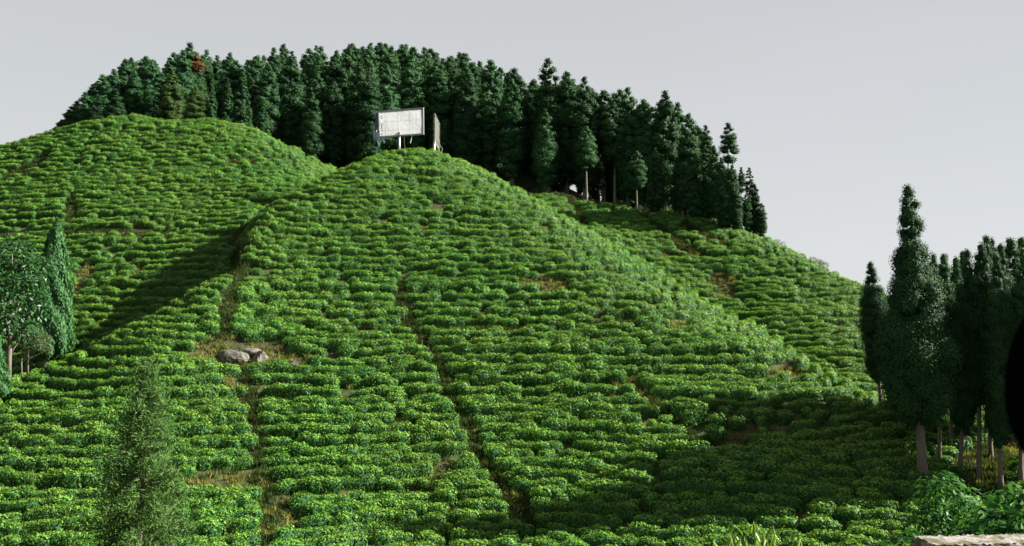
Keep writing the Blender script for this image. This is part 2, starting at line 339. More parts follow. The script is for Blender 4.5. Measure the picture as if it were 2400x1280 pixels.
# paths and bare patches (bearing, elevation) -> ground, with half-widths in metres
PATHS = [
 ([(640, 490), (610, 512), (575, 540), (552, 565), (556, 600), (566, 640), (545, 680), (530, 730), (522, 780), (505, 815)], 0.72),
 ([(560, 845), (578, 900), (596, 980), (606, 1060), (616, 1140), (622, 1210), (628, 1275)], 0.64),
 ([(936, 665), (942, 720), (958, 765), (985, 800), (1020, 845), (1040, 900), (1066, 950), (1088, 1000), (1112, 1060), (1150, 1110), (1190, 1170), (1225, 1215), (1260, 1250)], 0.66),
 ([(1338, 478), (1362, 515), (1372, 545)], 0.8), ([(1510, 515), (1560, 550), (1600, 580), (1640, 600)], 0.8),
 ([(1610, 530), (1660, 560), (1700, 578)], 0.8),
 ([(110, 372), (70, 395), (30, 412), (0, 430)], 1.0), ([(165, 470), (170, 520)], 0.8),
 ([(0, 552), (200, 550), (400, 552), (540, 560)], 0.5),
 ([(960, 776), (1100, 779), (1300, 772), (1480, 764)], 0.45),
 ([(1480, 900), (1540, 960), (1600, 1010), (1660, 1050)], 0.6),
 ([(2300, 1180), (2320, 1120), (2325, 1060)], 1.2),
]
PATCH = [(560, 838, 2.0), (640, 840, 1.8), (500, 830, 1.7), (590, 850, 1.6), (690, 855, 1.2), (540, 905, 1.0), (1270, 672, 1.3), (1310, 674, 1.3), (1230, 668, .9),
         (520, 1142, 1.6), (460, 1140, 1.1), (570, 1142, 1.3), (1690, 665, 2.0), (1700, 695, 1.8), (1560, 605, .9), (1620, 602, .9), (1860, 884, 1.3), (1830, 888, 1.0),
         (1725, 1050, 1.2), (1840, 1026, .9), (2050, 1020, .7), (640, 1190, 1.2), (650, 1230, 1.2), (540, 388, 1.1), (590, 385, .9), (340, 420, .8),
         (860, 795, .6), (1000, 545, .6), (1470, 910, .9), (1590, 765, .9), (1280, 545, .6), (165, 700, 1.3), (200, 650, 1.3), (330, 640, 1.0), (1620, 775, .8), (1400, 480, 1.0),
         (2290, 1100, 1.8), (2330, 1010, 2.0), (2360, 1060, 1.8), (1650, 540, .6), (1440, 940, .7), (730, 780, .6), (1100, 800, .5), (800, 940, .6), (930, 1010, .6), (1050, 1095, .7), (1010, 1130, .6)]
EXC = []
for pl, hw in PATHS:
    pts = [hit(u, v) for u, v in pl]
    for a, b in zip(pts[:-1], pts[1:]):
        n_ = max(2, int(np.linalg.norm(b - a) / 0.4))
        for t in np.linspace(0, 1, n_): q = a + (b - a) * t; EXC.append((q[0], q[1], hw * random.uniform(.78, 1.12)))
NPATH = len(EXC)
for u, v, r_ in PATCH:
    q = hit(u, v); EXC.append((q[0], q[1], r_ * .95))
EXC = np.array(EXC)
def bare(x, y, extra=0.0):
    return bool((((EXC[:, 0] - x) ** 2 + (EXC[:, 1] - y) ** 2) < (EXC[:, 2] + extra) ** 2).any())
def tea_ok(x, y):
    if not (45.5 < y < 133 and GX0 + 2 < x < 93): return False
    a = x / y
    if not -0.66 < a < 0.63: return False
    if y > np.interp(a, JA, JY) + 1.2: return False
    if a > 0.485 and y < 50: return False
    return True
SEP = 1.06
cells = {}
def near(x, y, z, d, ignore=None):
    ci, cj = int(x // 2), int(y // 2); d2 = d * d
    for i in (ci - 1, ci, ci + 1):
        for j in (cj - 1, cj, cj + 1):
            for (px_, py_, pz_, lid) in cells.get((i, j), ()):
                if lid != ignore and (px_ - x) ** 2 + (py_ - y) ** 2 + (pz_ - z) ** 2 < d2: return True
    return False
def tdir(x, y):
    dx, dy = lookup(DX, x, y), lookup(DY, x, y); m_ = math.hypot(dx, dy)
    if m_ < 0.02: return None
    return -dy / m_, dx / m_
lines = []; queue = []
def trace(x0, y0, lid):
    out = []
    for sgn in (1, -1):
        x, y = x0, y0; half = []; pd = None
        for _ in range(380):
            t = tdir(x, y)
            if t is None: t = pd
            if t is None: break
            s_ = sgn if pd is None else (1 if t[0] * pd[0] + t[1] * pd[1] > 0 else -1)
            t = (t[0] * s_, t[1] * s_)
            if pd is not None and t[0] * pd[0] + t[1] * pd[1] < 0.5: break
            x += t[0] * 0.36; y += t[1] * 0.36; pd = t
            if not tea_ok(x, y): break
            z = lookup(HG, x, y)
            if near(x, y, z, SEP * 0.80): break
            if len(half) > 20 and (x - x0) ** 2 + (y - y0) ** 2 < 0.3: break
            half.append((x, y, z))
        out = (half[::-1] + [(x0, y0, lookup(HG, x0, y0))]) if sgn == 1 else out + half
    return out[::-1]
def tryseed(x, y):
    if not tea_ok(x, y) or near(x, y, lookup(HG, x, y), SEP * 0.98): return
    lid = len(lines); ln = trace(x, y, lid)
    if len(ln) < 4: return
    lines.append(ln); queue.append(lid)
    for q in ln: cells.setdefault((int(q[0] // 2), int(q[1] // 2)), []).append((*q, lid))
s0 = hit(1000, 800); tryseed(s0[0], s0[1])
for su, sv in ((300, 450), (1600, 600), (200, 1000), (1900, 750), (300, 700)):
    q = hit(su, sv); tryseed(q[0], q[1])
qi = 0
while True:
    while qi < len(queue):
        ln = lines[queue[qi]]; qi += 1
        for k in range(0, len(ln), 3):
            x, y, z = ln[k]; t = tdir(x, y)
            if t is None: continue
            slope = math.hypot(lookup(DX, x, y), lookup(DY, x, y)); d = SEP / math.sqrt(1 + slope * slope)
            for s_ in (1, -1): tryseed(x - t[1] * d * s_, y + t[0] * d * s_)
    fresh = len(lines)
    for _ in range(600):
        tryseed(random.uniform(-80, 82), random.uniform(46, 132))
    if len(lines) == fresh: break
print('tea rows', len(lines))
BUSH = []                                              # x, y, z, rz, tiltx, tilty, sx, sy, sz, variant
for ln in lines:
    acc = random.uniform(0, .8); rs = random.uniform(.92, 1.06)
    for a, b in zip(ln[:-1], ln[1:]):
        seg = math.dist(a, b); acc += seg
        if acc < 0.62: continue
        acc -= 0.62 + random.uniform(-.09, .12)
        x, y = b[0] + random.gauss(0, .07), b[1] + random.gauss(0, .07)
        if bare(x, y) or random.random() < 0.02: continue
        dens = vnoise(np.array(x / 7 + 9), np.array(y / 7 + 9), 11)
        if dens < -0.72 and random.random() < .45: continue
        z = float(height(x, y)); gxs, gys = lookup(DX, x, y), lookup(DY, x, y)
        rz = math.atan2(b[1] - a[1], b[0] - a[0]); s_ = rs * random.uniform(.80, 1.18)
        if random.random() < .06: s_ *= .72
        BUSH.append((x, y, z, rz + random.gauss(0, .10) + (math.pi if random.random() < .5 else 0), gys * .45, -gxs * .45,
                     s_ * random.uniform(.95, 1.15), s_ * random.uniform(.92, 1.08), s_ * random.uniform(.85, 1.15), random.randrange(8)))
occ = {}
for b in BUSH: occ.setdefault((int(b[0] // 1), int(b[1] // 1)), []).append(b[:2])
for _ in range(26000):                                  # stray bushes where rows leave a gap
    x, y = random.uniform(-80, 82), random.uniform(46, 132)
    if not tea_ok(x, y): continue
    ci, cj = int(x // 1), int(y // 1)
    if any((a - x) ** 2 + (b - y) ** 2 < .62 for i in (-1, 0, 1) for j in (-1, 0, 1) for a, b in occ.get((ci + i, cj + j), ())): continue
    if bare(x, y, .15): continue
    gxs, gys = lookup(DX, x, y), lookup(DY, x, y); s_ = random.uniform(.7, 1.05); occ.setdefault((ci, cj), []).append((x, y))
    BUSH.append((x, y, float(height(x, y)), random.uniform(0, 6.28), gys * .45, -gxs * .45, s_, s_, s_ * random.uniform(.85, 1.15), random.randrange(8)))
BUSH = np.array(BUSH)
print('tea bushes', len(BUSH))

def bush_mesh(seed, nl=640):
    r = np.random.default_rng(100 + seed)
    ext = np.array([0.60, 0.41, 0.57]); c0 = np.array([0, 0, 0.20])
    d = rdir(nl * 2, r); d = d[d[:, 2] > -0.75][:nl]
    p = 3.2; rad = 1 / (np.abs(d) ** p).sum(1) ** (1 / p)
    ph = r.uniform(0, 6.28, 6)
    lump = 1 + .10 * np.sin(5 * d[:, 0] + ph[0]) * np.sin(4 * d[:, 1] + ph[1]) + .08 * np.sin(9 * d[:, 0] + ph[2]) * np.sin(8 * d[:, 1] + ph[3]) + .05 * np.sin(7 * d[:, 2] + ph[4])
    N = norm(np.sign(d) * np.abs(d) ** (p - 1) / ext)
    C = c0 + d * (rad * lump * r.uniform(.84, 1.06, len(d)))[:, None] * ext
    U = norm(N * .45 + np.array([0, 0, .55]) + r.normal(size=C.shape) * .55)
    Nn = norm(N + np.array([0, 0, .06]) + r.normal(size=C.shape) * .32)
    V, F = leaves(C, Nn, U, r.uniform(.10, .17, len(C)), r.uniform(.055, .085, len(C)))
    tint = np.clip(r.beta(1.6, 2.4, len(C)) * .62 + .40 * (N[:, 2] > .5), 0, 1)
    # twiggy heart of the bush
    nu, nv = 12, 7; V2 = []; F2 = []
    for j in range(nv):
        th = math.pi * (.04 + .80 * j / (nv - 1))
        for i in range(nu):
            q = 2 * math.pi * i / nu; dd = np.array([math.cos(q) * math.sin(th), math.sin(q) * math.sin(th), math.cos(th)])
            V2.append(c0 + dd / (np.abs(dd) ** p).sum() ** (1 / p) * ext * .78 * r.uniform(.9, 1.05))
    for j in range(nv - 1):
        for i in range(nu): F2.append((j * nu + i, (j + 1) * nu + i, (j + 1) * nu + (i + 1) % nu, j * nu + (i + 1) % nu))
    b = len(V); V = np.concatenate([V, V2]); F = np.concatenate([F, np.array(F2) + b])
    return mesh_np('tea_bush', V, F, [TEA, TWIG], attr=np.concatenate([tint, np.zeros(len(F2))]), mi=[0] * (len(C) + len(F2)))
BM = [bush_mesh(i) for i in range(8)]

def points_gn(name, rows, meshes, srcname):
    """one object that repeats its source meshes on stored points"""
    sc = bpy.data.collections.new(name + '_shapes')
    for i, me in enumerate(meshes):
        so = bpy.data.objects.new('%s_%02d' % (srcname, i), me); sc.objects.link(so)
    me = bpy.data.meshes.new(name); me.vertices.add(len(rows)); me.vertices.foreach_set('co', rows[:, :3].astype(np.float32).ravel())
    at = me.attributes.new('rot', 'FLOAT_VECTOR', 'POINT'); at.data.foreach_set('vector', rows[:, [4, 5, 3]].astype(np.float32).ravel())
    at = me.attributes.new('scl', 'FLOAT_VECTOR', 'POINT'); at.data.foreach_set('vector', rows[:, 6:9].astype(np.float32).ravel())
    at = me.attributes.new('var', 'INT', 'POINT'); at.data.foreach_set('value', rows[:, 9].astype(np.int32))
    me.update()
    for mt in {m_.materials[0] for m_ in meshes}: me.materials.append(mt)
    o = bpy.data.objects.new(name, me); COL.objects.link(o)
    ng = bpy.data.node_groups.new(name, 'GeometryNodeTree')
    ng.interface.new_socket('Geometry', in_out='INPUT', socket_type='NodeSocketGeometry')
    ng.interface.new_socket('Geometry', in_out='OUTPUT', socket_type='NodeSocketGeometry')
    n, l = ng.nodes, ng.links
    gi = n.new('NodeGroupInput'); go = n.new('NodeGroupOutput'); ip = n.new('GeometryNodeInstanceOnPoints')
    ci = n.new('GeometryNodeCollectionInfo'); ci.inputs['Collection'].default_value = sc
    ci.inputs['Separate Children'].default_value = True; ci.inputs['Reset Children'].default_value = True
    def na(nm, ty):
        q = n.new('GeometryNodeInputNamedAttribute'); q.data_type = ty; q.inputs['Name'].default_value = nm; return q
    a1, a2, a3 = na('rot', 'FLOAT_VECTOR'), na('scl', 'FLOAT_VECTOR'), na('var', 'INT')
    er = n.new('FunctionNodeEulerToRotation')
    ip.inputs['Pick Instance'].default_value = True
    l.new(gi.outputs[0], ip.inputs['Points']); l.new(ci.outputs[0], ip.inputs['Instance'])
    l.new(a3.outputs['Attribute'], ip.inputs['Instance Index']); l.new(a1.outputs['Attribute'], er.inputs[0])
    l.new(er.outputs[0], ip.inputs['Rotation']); l.new(a2.outputs['Attribute'], ip.inputs['Scale'])
    l.new(ip.outputs[0], go.inputs[0])
    md = o.modifiers.new('repeat', 'NODES'); md.node_group = ng
    return o

uu, vv = proj(BUSH[:, 0], BUSH[:, 1], BUSH[:, 2] + .3)
infr = (uu > 15) & (uu < 2040) & (vv < 1262)
order = np.argsort(np.where(infr, BUSH[:, 1], 1e6))
single = order[:300]; rest = np.setdiff1d(np.arange(len(BUSH)), single)
LPATH = np.array([hit(u, v)[:2] for u, v in PATHS[1][0]]); CPATH = np.array([hit(u, v)[:2] for u, v in PATHS[2][0]])
for k in single:
    b = BUSH[k]
    du, dv = np.hypot(*(LPATH - b[:2]).T).min(), np.hypot(*(CPATH - b[:2]).T).min()
    bl = 'clipped tea bush bordering the grassy path below the boulders' if du < 2.0 else 'clipped tea bush bordering the narrow path with the stakes' if dv < 1.8 else 'rounded clipped tea bush in the lowest rows at the foot of the tea hill'
    o = obj('tea_bush', BM[int(b[9])], loc=b[:3], rot=(b[4], b[5], b[3]), label=bl,
            cat='tea bush', group='tea bushes at the foot of the hill')
    o.scale = b[6:9]
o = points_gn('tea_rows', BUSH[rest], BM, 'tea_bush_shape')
tagit(o, 'dense contour rows of clipped green tea bushes covering the hillsides', 'tea rows', kind='stuff')

# ------------------------------------------------------------------ dry grass on bare ground, shade-darkened olive grass on paths
def tuft_mesh(seed, n=34, h=.42):
    r = np.random.default_rng(300 + seed)
    base = np.stack([r.normal(0, .13, n), r.normal(0, .13, n), np.zeros(n)], 1)
    U = norm(np.stack([r.normal(0, .38, n), r.normal(0, .38, n), np.ones(n)], 1)); ln = r.uniform(.5, 1.1, n) * h
    C = base + U * ln[:, None] * .45
    Nn = norm(np.cross(U, rdir(n, r)))
    V, F = leaves(C, Nn, U, ln, r.uniform(.025, .05, n), .1)
    return mesh_np('grass_tuft', V, F, DRY if seed < 3 else GRS, attr=r.random(n))
TM = [tuft_mesh(i) for i in range(6)]
TU = []
for k, (ex, ey, er_) in enumerate(EXC):
    for _ in range(int(3 + 22 * er_ * er_)):
        q = random.uniform(0, 6.28); rr = er_ * 1.05 * math.sqrt(random.random()); x, y = ex + rr * math.cos(q), ey + rr * math.sin(q)
        if random.random() < .25: continue
        s_ = random.uniform(.6, 1.4); TU.append((x, y, float(height(x, y)) - .03, random.uniform(0, 6.28), 0, 0, s_, s_, s_ * random.uniform(.6, 1.2), random.choices(range(6), (0, 1, 0, 8, 8, 8) if k < NPATH else (4, 4, 4, 1, 1, 1))[0]))
for _ in range(1200):
    x, y = random.uniform(-80, 82), random.uniform(46, 150)
    if abs(x / y) > .62: continue
    s_ = random.uniform(.6, 1.3); TU.append((x, y, float(height(x, y)) - .03, random.uniform(0, 6.28), 0, 0, s_, s_, s_, random.randrange(6)))
o = points_gn('dry_grass', np.array(TU), TM, 'grass_tuft_shape')
tagit(o, 'yellowing dry grass along the paths and bare patches of the tea hill', 'grass', kind='stuff')

# ------------------------------------------------------------------ trees
def sprays(C, Nn, ln, wd, r, upb=.25):
    U = norm(Nn * .5 + np.array([0, 0, upb]) + r.normal(size=C.shape) * .6)
    N2 = norm(Nn + r.normal(size=C.shape) * .30)
    return leaves(C, N2, U, ln, wd, .1)
def trunk_mesh(H, r0, seed, mat, limbs=(), bend=.15, top=.86):
    r = np.random.default_rng(seed); mb = MB(); n_ = 9
    ph = r.uniform(0, 6.28); pts = []; rd = []
    for i in range(n_):
        t = i / (n_ - 1) * top; pts.append((bend * math.sin(ph + 2.6 * t) * t, bend * math.cos(ph + 2.1 * t) * t, H * t - .4 * (i == 0)))
        rd.append(r0 * ((1.45 if i == 0 else 1.0) * max(0, 1 - t / .9) ** .8 + .04))
    mb.tube(pts, rd, 9)
    for (p0, p1, rr) in limbs:
        mid = (np.array(p0) + np.array(p1)) / 2 + np.array([0, 0, -.08]); mb.tube([p0, mid, p1], [rr, rr * .7, rr * .3], 5)
    return mb.build('trunk', mat, smooth=True)
def conifer(seed, H, h0, prof, npuff, nleaf, leaf, mat, r0=.28, psz=.42, core=.55, bark=None, flat=.85, pmax=1.15, pmin=.3, outn=.62, solid=.66):
    """crown of rounded leafy puffs round a straight trunk; prof: radius at fractions of crown depth from the tip"""
    r = np.random.default_rng(seed); pt, pr = zip(*prof); D = H - h0
    R = lambda t: np.interp(t, pt, pr)
    ts = []; 
    while len(ts) < npuff:
        t = r.random()
        if r.random() < (R(t) + .5) / (max(pr) + .5): ts.append(t)
    ts = np.sort(np.array(ts)); ang = np.cumsum(np.full(npuff, 2.39996)) + r.normal(0, .35, npuff)
    ts[:10] = np.linspace(.012, .16, 10)
    Rt = R(ts); pz = np.clip(psz * Rt * r.uniform(.75, 1.35, npuff), pmin, pmax)
    rad = np.maximum(Rt * r.uniform(.80, 1.08, npuff) - pz * .7, 0)
    rad[:3] *= .2; cz = H - ts * D
    CC = np.stack([rad * np.cos(ang), rad * np.sin(ang), cz], 1)
    per = np.maximum(nleaf * .3, (nleaf * pz ** 2 / (pz ** 2).mean())).astype(int)
    idx = np.repeat(np.arange(npuff), per); n_ = len(idx)
    out = np.stack([np.cos(ang), np.sin(ang), np.full(npuff, .55)], 1)[idx]
    d = norm(rdir(n_, r) + out * outn)
    C = CC[idx] + d * (pz[idx] * r.uniform(.55, 1.12, n_) ** .8)[:, None] * np.array([1, 1, flat])
    V, F = sprays(C, d, leaf * r.uniform(.7, 1.4, n_), leaf * .6 * r.uniform(.7, 1.3, n_), r)
    pt_ = r.normal(0, .16, npuff)[idx]
    tint = np.clip(r.random(n_) * .5 + .25 + pt_, 0, 1)
    if solid:                                           # the dense twiggy inside of each puff
        nu, nv = 8, 5; a_ = 2 * np.pi * np.arange(nu) / nu; th_ = np.pi * (.03 + .94 * np.arange(nv) / (nv - 1))
        unit = np.stack([np.outer(np.sin(th_), np.cos(a_)), np.outer(np.sin(th_), np.sin(a_)), np.outer(np.cos(th_), np.ones(nu))], -1).reshape(-1, 3)
        ff = np.array([(j * nu + i, (j + 1) * nu + i, (j + 1) * nu + (i + 1) % nu, j * nu + (i + 1) % nu) for j in range(nv - 1) for i in range(nu)])
        V3 = CC[:, None, :] + unit[None] * (pz * solid)[:, None, None] * r.uniform(.82, 1.12, (npuff, nu * nv, 1)) * np.array([1, 1, flat])
        F3 = (ff[None] + (np.arange(npuff) * nu * nv)[:, None, None]).reshape(-1, 4)
        b = len(V); V = np.concatenate([V, V3.reshape(-1, 3)]); F = np.concatenate([F, F3 + b]); tint = np.concatenate([tint, np.full(len(F3), .3)])
    if core:
        nu, nv = 10, 12; V2, F2 = [], []
        for j in range(nv):
            t = .18 + .78 * j / (nv - 1)
            for i in range(nu):
                q = 2 * math.pi * i / nu; rr = R(t) * core * (.75 if t < .35 else 1) * r.uniform(.75, 1.2); V2.append((rr * math.cos(q), rr * math.sin(q), H - t * D + r.normal(0, .1)))
        for j in range(nv - 1):
            for i in range(nu): F2.append((j * nu + i, (j + 1) * nu + i, (j + 1) * nu + (i + 1) % nu, j * nu + (i + 1) % nu))
        b = len(V); V = np.concatenate([V, V2]); F = np.concatenate([F, np.array(F2) + b]); tint = np.concatenate([tint, np.zeros(len(F2))])
    limbs = []
    for k in range(0, npuff, 3):
        if rad[k] > .25: limbs.append(((0, 0, cz[k] - .35 * rad[k]), tuple(CC[k]), .035 + .02 * rad[k]))
    return trunk_mesh(H, r0, seed, bark or BARK, limbs), mesh_np('crown', V, F, mat, attr=tint)

def place(name, kindmesh, base, H0, H, label, group=None, cat='tree', rz=None, wx=1.0, lean=(0, 0)):
    s_ = H / H0
    e = bpy.data.objects.new(name, None); COL.objects.link(e); e.empty_display_size = .5
    e.rotation_mode = 'ZYX'; e.location = [float(q) for q in base]; e.rotation_euler = (lean[0], lean[1], random.uniform(0, 6.28) if rz is None else rz)
    e.scale = (s_ * wx, s_ * wx, s_); tagit(e, label, cat, group)
    for nm, me in zip(('trunk', 'crown'), kindmesh): obj(nm, me, e)
    return e
H0 = 20.0
full = [(0, .2), (.03, .6), (.10, 1.1), (.25, 1.65), (.45, 2.1), (.65, 2.35), (.82, 2.2), (.95, 1.6), (1, .9)]
cone = [(0, .15), (.05, .5), (.2, 1.0), (.4, 1.5), (.6, 1.8), (.8, 2.0), (.93, 1.7), (1, .9)]
col_ = [(0, .2), (.03, .65), (.10, 1.15), (.3, 1.7), (.5, 1.8), (.7, 1.9), (.9, 1.6), (1, 1.0)]
thin = [(0, .15), (.06, .6), (.2, 1.1), (.32, 1.2), (.42, .7), (.5, .8), (.65, 1.3), (.85, 1.4), (1, .8)]
high = [(0, .2), (.08, .9), (.25, 1.7), (.5, 2.3), (.75, 2.3), (.95, 1.5), (1, .7)]
KIND = {
 'full': [conifer(11 + i, H0, 2.2, full, 100, 116, .27, CON, r0=.30, psz=.56, pmin=.5, pmax=1.5, core=.45) for i in range(3)],
 'col': [conifer(21 + i, H0, 2.6, col_, 96, 110, .27, CON, r0=.28, psz=.55, pmin=.5, pmax=1.2, core=.45) for i in range(2)],
 'cone': [conifer(31 + i, H0, 2.0, cone, 150, 70, .25, CON, r0=.24, psz=.38, pmin=.3, core=.45) for i in range(2)],
 'high': [conifer(41 + i, H0, 9.0, high, 64, 120, .27, CON, r0=.27, psz=.52, pmin=.5, pmax=1.3, core=.4) for i in range(2)],
 'thin': [conifer(51 + i, H0, 2.0, thin, 74, 84, .25, CON, r0=.2, psz=.55, core=0, pmin=.4, pmax=.85, solid=.6) for i in range(2)],
 'yell': [conifer(61, H0, 3.0, full, 100, 110, .27, CONY, r0=.28, psz=.52, pmin=.5, pmax=1.3, core=.45)],
}
DEAD = conifer(71, H0 + .3, 16.9, [(0, .35), (.3, 1.0), (.65, 1.35), (1, .9)], 24, 70, .32, RUST, psz=.6, pmin=.45, core=0)[1]; DEAD.name = 'dead_top'

def forest(u, vtop, base, kind, label, group, rz=None, wx=1.0):
    # height from the wanted tip elevation at this distance
    q = P(u, vtop, base[1]); H = max(3.6, q[2] - base[2])
    return place('conifer', random.choice(KIND[kind]), (base[0], base[1], base[2] - .1), H0, H, label, group, rz=rz, wx=wx)
SKY = [(118, 312), (150, 270), (180, 228), (240, 168), (320, 115), (380, 128), (440, 97), (500, 118), (560, 125), (610, 110), (660, 97), (700, 125), (750, 92), (790, 105), (840, 90), (900, 90), (950, 95), (1030, 110), (1080, 122), (1130, 135), (1200, 152), (1240, 185), (1285, 150), (1330, 175), (1370, 190), (1420, 218), (1470, 210), (1510, 240), (1560, 225), (1615, 270), (1660, 300)]
su_, sv_ = zip(*SKY); skyv = lambda u: float(np.interp(u, su_, sv_))
GR = 'conifers of the hilltop wood'
LB = {'full': 'tall dark conifer with a broad puffy crown packed in the hilltop wood', 'col': 'column-shaped dark conifer with even width packed in the hilltop wood',
      'cone': 'pointed cone-shaped dark conifer in the hilltop wood', 'high': 'conifer in the hilltop wood with a high crown over a long bare trunk', 'thin': 'thin gappy conifer near the open end of the hilltop wood'}
placed = []
def free(x, y, d): return all((x - a) ** 2 + (y - b) ** 2 > d * d for a, b in placed)
# trees along the front and the thin end of the wood: (u, tip v, foot v or None, distance, kind, width, label)
SPEC = [
 (128, 296, None, 137, 'full', 1.9, None), (142, 280, None, 139, 'full', 1.8, None), (158, 256, None, 138, 'full', 1.6, None), (176, 236, None, 140, 'full', 1.5, None), (196, 216, None, 138, 'full', 1.4, None), (214, 196, None, 141, 'full', 1.3, None), (236, 174, None, 140, 'full', 1.25, None), (262, 162, None, 142, 'full', 1.15, None), (290, 140, None, 144, 'full', 1.1, None), (228, 225, None, 136.5, 'full', 1.4, None), (270, 215, None, 137, 'full', 1.3, None), (352, 150, None, 142, 'full', 1.1, None),
 (455, 202, None, 133.5, 'yell', 1.5, 'small rounded yellowish conifer in front of the wood, above the left tea hill'),
 (495, 200, None, 134, 'cone', 1.0, None), (565, 160, None, 135, 'cone', 1.05, None), (615, 230, None, 132.5, 'cone', 1.15, 'short cone-shaped conifer at the wood edge where the left tea hill falls away'),
 (400, 165, None, 139, 'yell', 1.1, 'conifer overgrown with yellowish creepers among the dark hilltop wood'), (625, 150, None, 141, 'full', 1.0, None), (680, 135, None, 143, 'full', 1.0, None),
 (310, 165, None, 140, 'col', 1.0, None), (440, 100, None, 150, 'full', 1.1, None), (425, 118, None, 143, 'full', 1.0, None),
 (455, 135, None, 146, 'full', 1.05, 'conifer with a dead rust brown top in the hilltop wood'),
 (730, 215, None, 138, 'full', .95, None), (780, 190, None, 141, 'col', 1.0, None), (840, 150, None, 143, 'full', 1.0, None), (905, 150, None, 146, 'full', .95, None), (960, 140, None, 148, 'full', 1.0, None),
 (1030, 165, None, 147, 'col', 1.0, None), (1095, 165, None, 146, 'full', 1.0, None), (1090, 150, None, 152, 'full', 1, None), (1150, 140, None, 148, 'full', 1.0, None), (1205, 160, None, 144, 'full', 1.05, None), (1200, 185, None, 141, 'col', .95, None),
 (1285, 138, None, 143, 'full', 1.0, None), (1325, 195, 463, None, 'full', .85, None), (1330, 168, None, 142, 'col', 1.0, None), (1265, 260, 445, None, 'cone', .95, None),
 (1383, 245, 476, None, 'cone', 1.15, 'dense pointed conifer with sunlit right side at the wood edge above the right slope'), (1370, 180, None, 139, 'full', .8, None), (1415, 213, None, 143, 'high', 1.1, None), (1440, 240, None, 138, 'high', .9, None),
 (1472, 205, None, 139, 'full', .9, None), (1455, 210, None, 145, 'full', 1, None), (1510, 232, None, 138, 'full', .95, None), (1475, 300, 496, None, 'col', .8, None),
 (1513, 310, 502, None, 'cone', 1.2, 'shorter of two pointed conifers standing out in front of the wood edge'), (1537, 345, 510, None, 'cone', 1.05, 'narrowest pointed conifer standing forward of the wood on the tea slope'),
 (1560, 213, None, 137, 'full', .9, None), (1566, 280, 500, None, 'col', .85, None), (1590, 240, None, 140, 'full', .8, None), (1615, 266, 514, None, 'col', .95, None), (1600, 330, 512, None, 'col', .7, None),
 (1655, 292, None, 129.5, 'thin', .8, 'thin conifer with bare gaps in its crown near the end of the wood'), (1655, 420, 522, None, 'cone', 1.2, None), (1640, 330, None, 131, 'thin', .9, None),
 (1708, 286, None, 127, 'thin', .95, 'tallest thin gappy conifer at the open end of the wood'), (1692, 368, 538, None, 'full', .85, None), (1718, 385, 545, None, 'col', .8, None),
 (1675, 340, 528, None, 'col', .8, None), (1700, 440, 541, None, 'cone', 1.3, None), (1728, 440, 548, None, 'col', 1.0, None), (1768, 430, None, 123, 'col', .9, None), (1630, 400, 518, None, 'cone', 1.2, None), (1585, 380, 506, None, 'col', .9, None),
 (1737, 390, None, 125, 'thin', .7, None), (1756, 391, None, 123.5, 'thin', .75, None), (1752, 450, 552, None, 'col', .9, None), (1783, 475, None, 122.3, 'col', 1.1, 'last small conifer at the open end of the wood'),
]
for (u, vt, vf, dist, kd, wx, lb) in SPEC:
    if vf is not None:
        q = hit(u, vf + 4, 100, 150)
    else:
        q = P(u, 400, dist); q = np.array([q[0], q[1], float(height(q[0], q[1]))])
    placed.append((q[0], q[1])); e = forest(u, vt, q, kd, lb or LB[kd], None if lb else GR, wx=wx * (1.5 if kd == 'thin' else 1.22))
    if lb and 'rust' in lb: obj('dead_top', DEAD, e, label='rust brown dead foliage')
# the body of the wood
for band, (d0, d1, drop0, drop1) in enumerate([(158, 172, 0, 26), (148, 158, 10, 60), (138, 148, 50, 130), (172, 182, 0, 30)]):
    for _ in range(900):
        u = random.uniform(112, 1640); dist = random.uniform(d0, d1)
        if u > 1250: dist -= (u - 1250) * .045
        if u < 300 and band in (0, 3): dist -= 12
        q = P(u, 400, dist); x, y = q[0], q[1]
        if dist < np.interp(x / y, JA, JY) + 3: continue
        if not free(x, y, 3.9 if u < 1250 else 4.4): continue
        if u > 1380 and random.random() < .5: continue
        vt = skyv(u) + random.uniform(drop0, drop1)
        z = float(height(x, y))
        if P(u, vt, dist)[2] - z < (3.5 if u < 300 else 7): continue
        placed.append((x, y)); kd = random.choices(['full', 'col', 'cone', 'high'], [5, 3, 1, 1 if u < 1350 else 6])[0]; forest(u, vt, (x, y, z), kd, LB[kd], GR, wx=random.uniform(1.05, 1.5))
print('forest trees', len(placed))

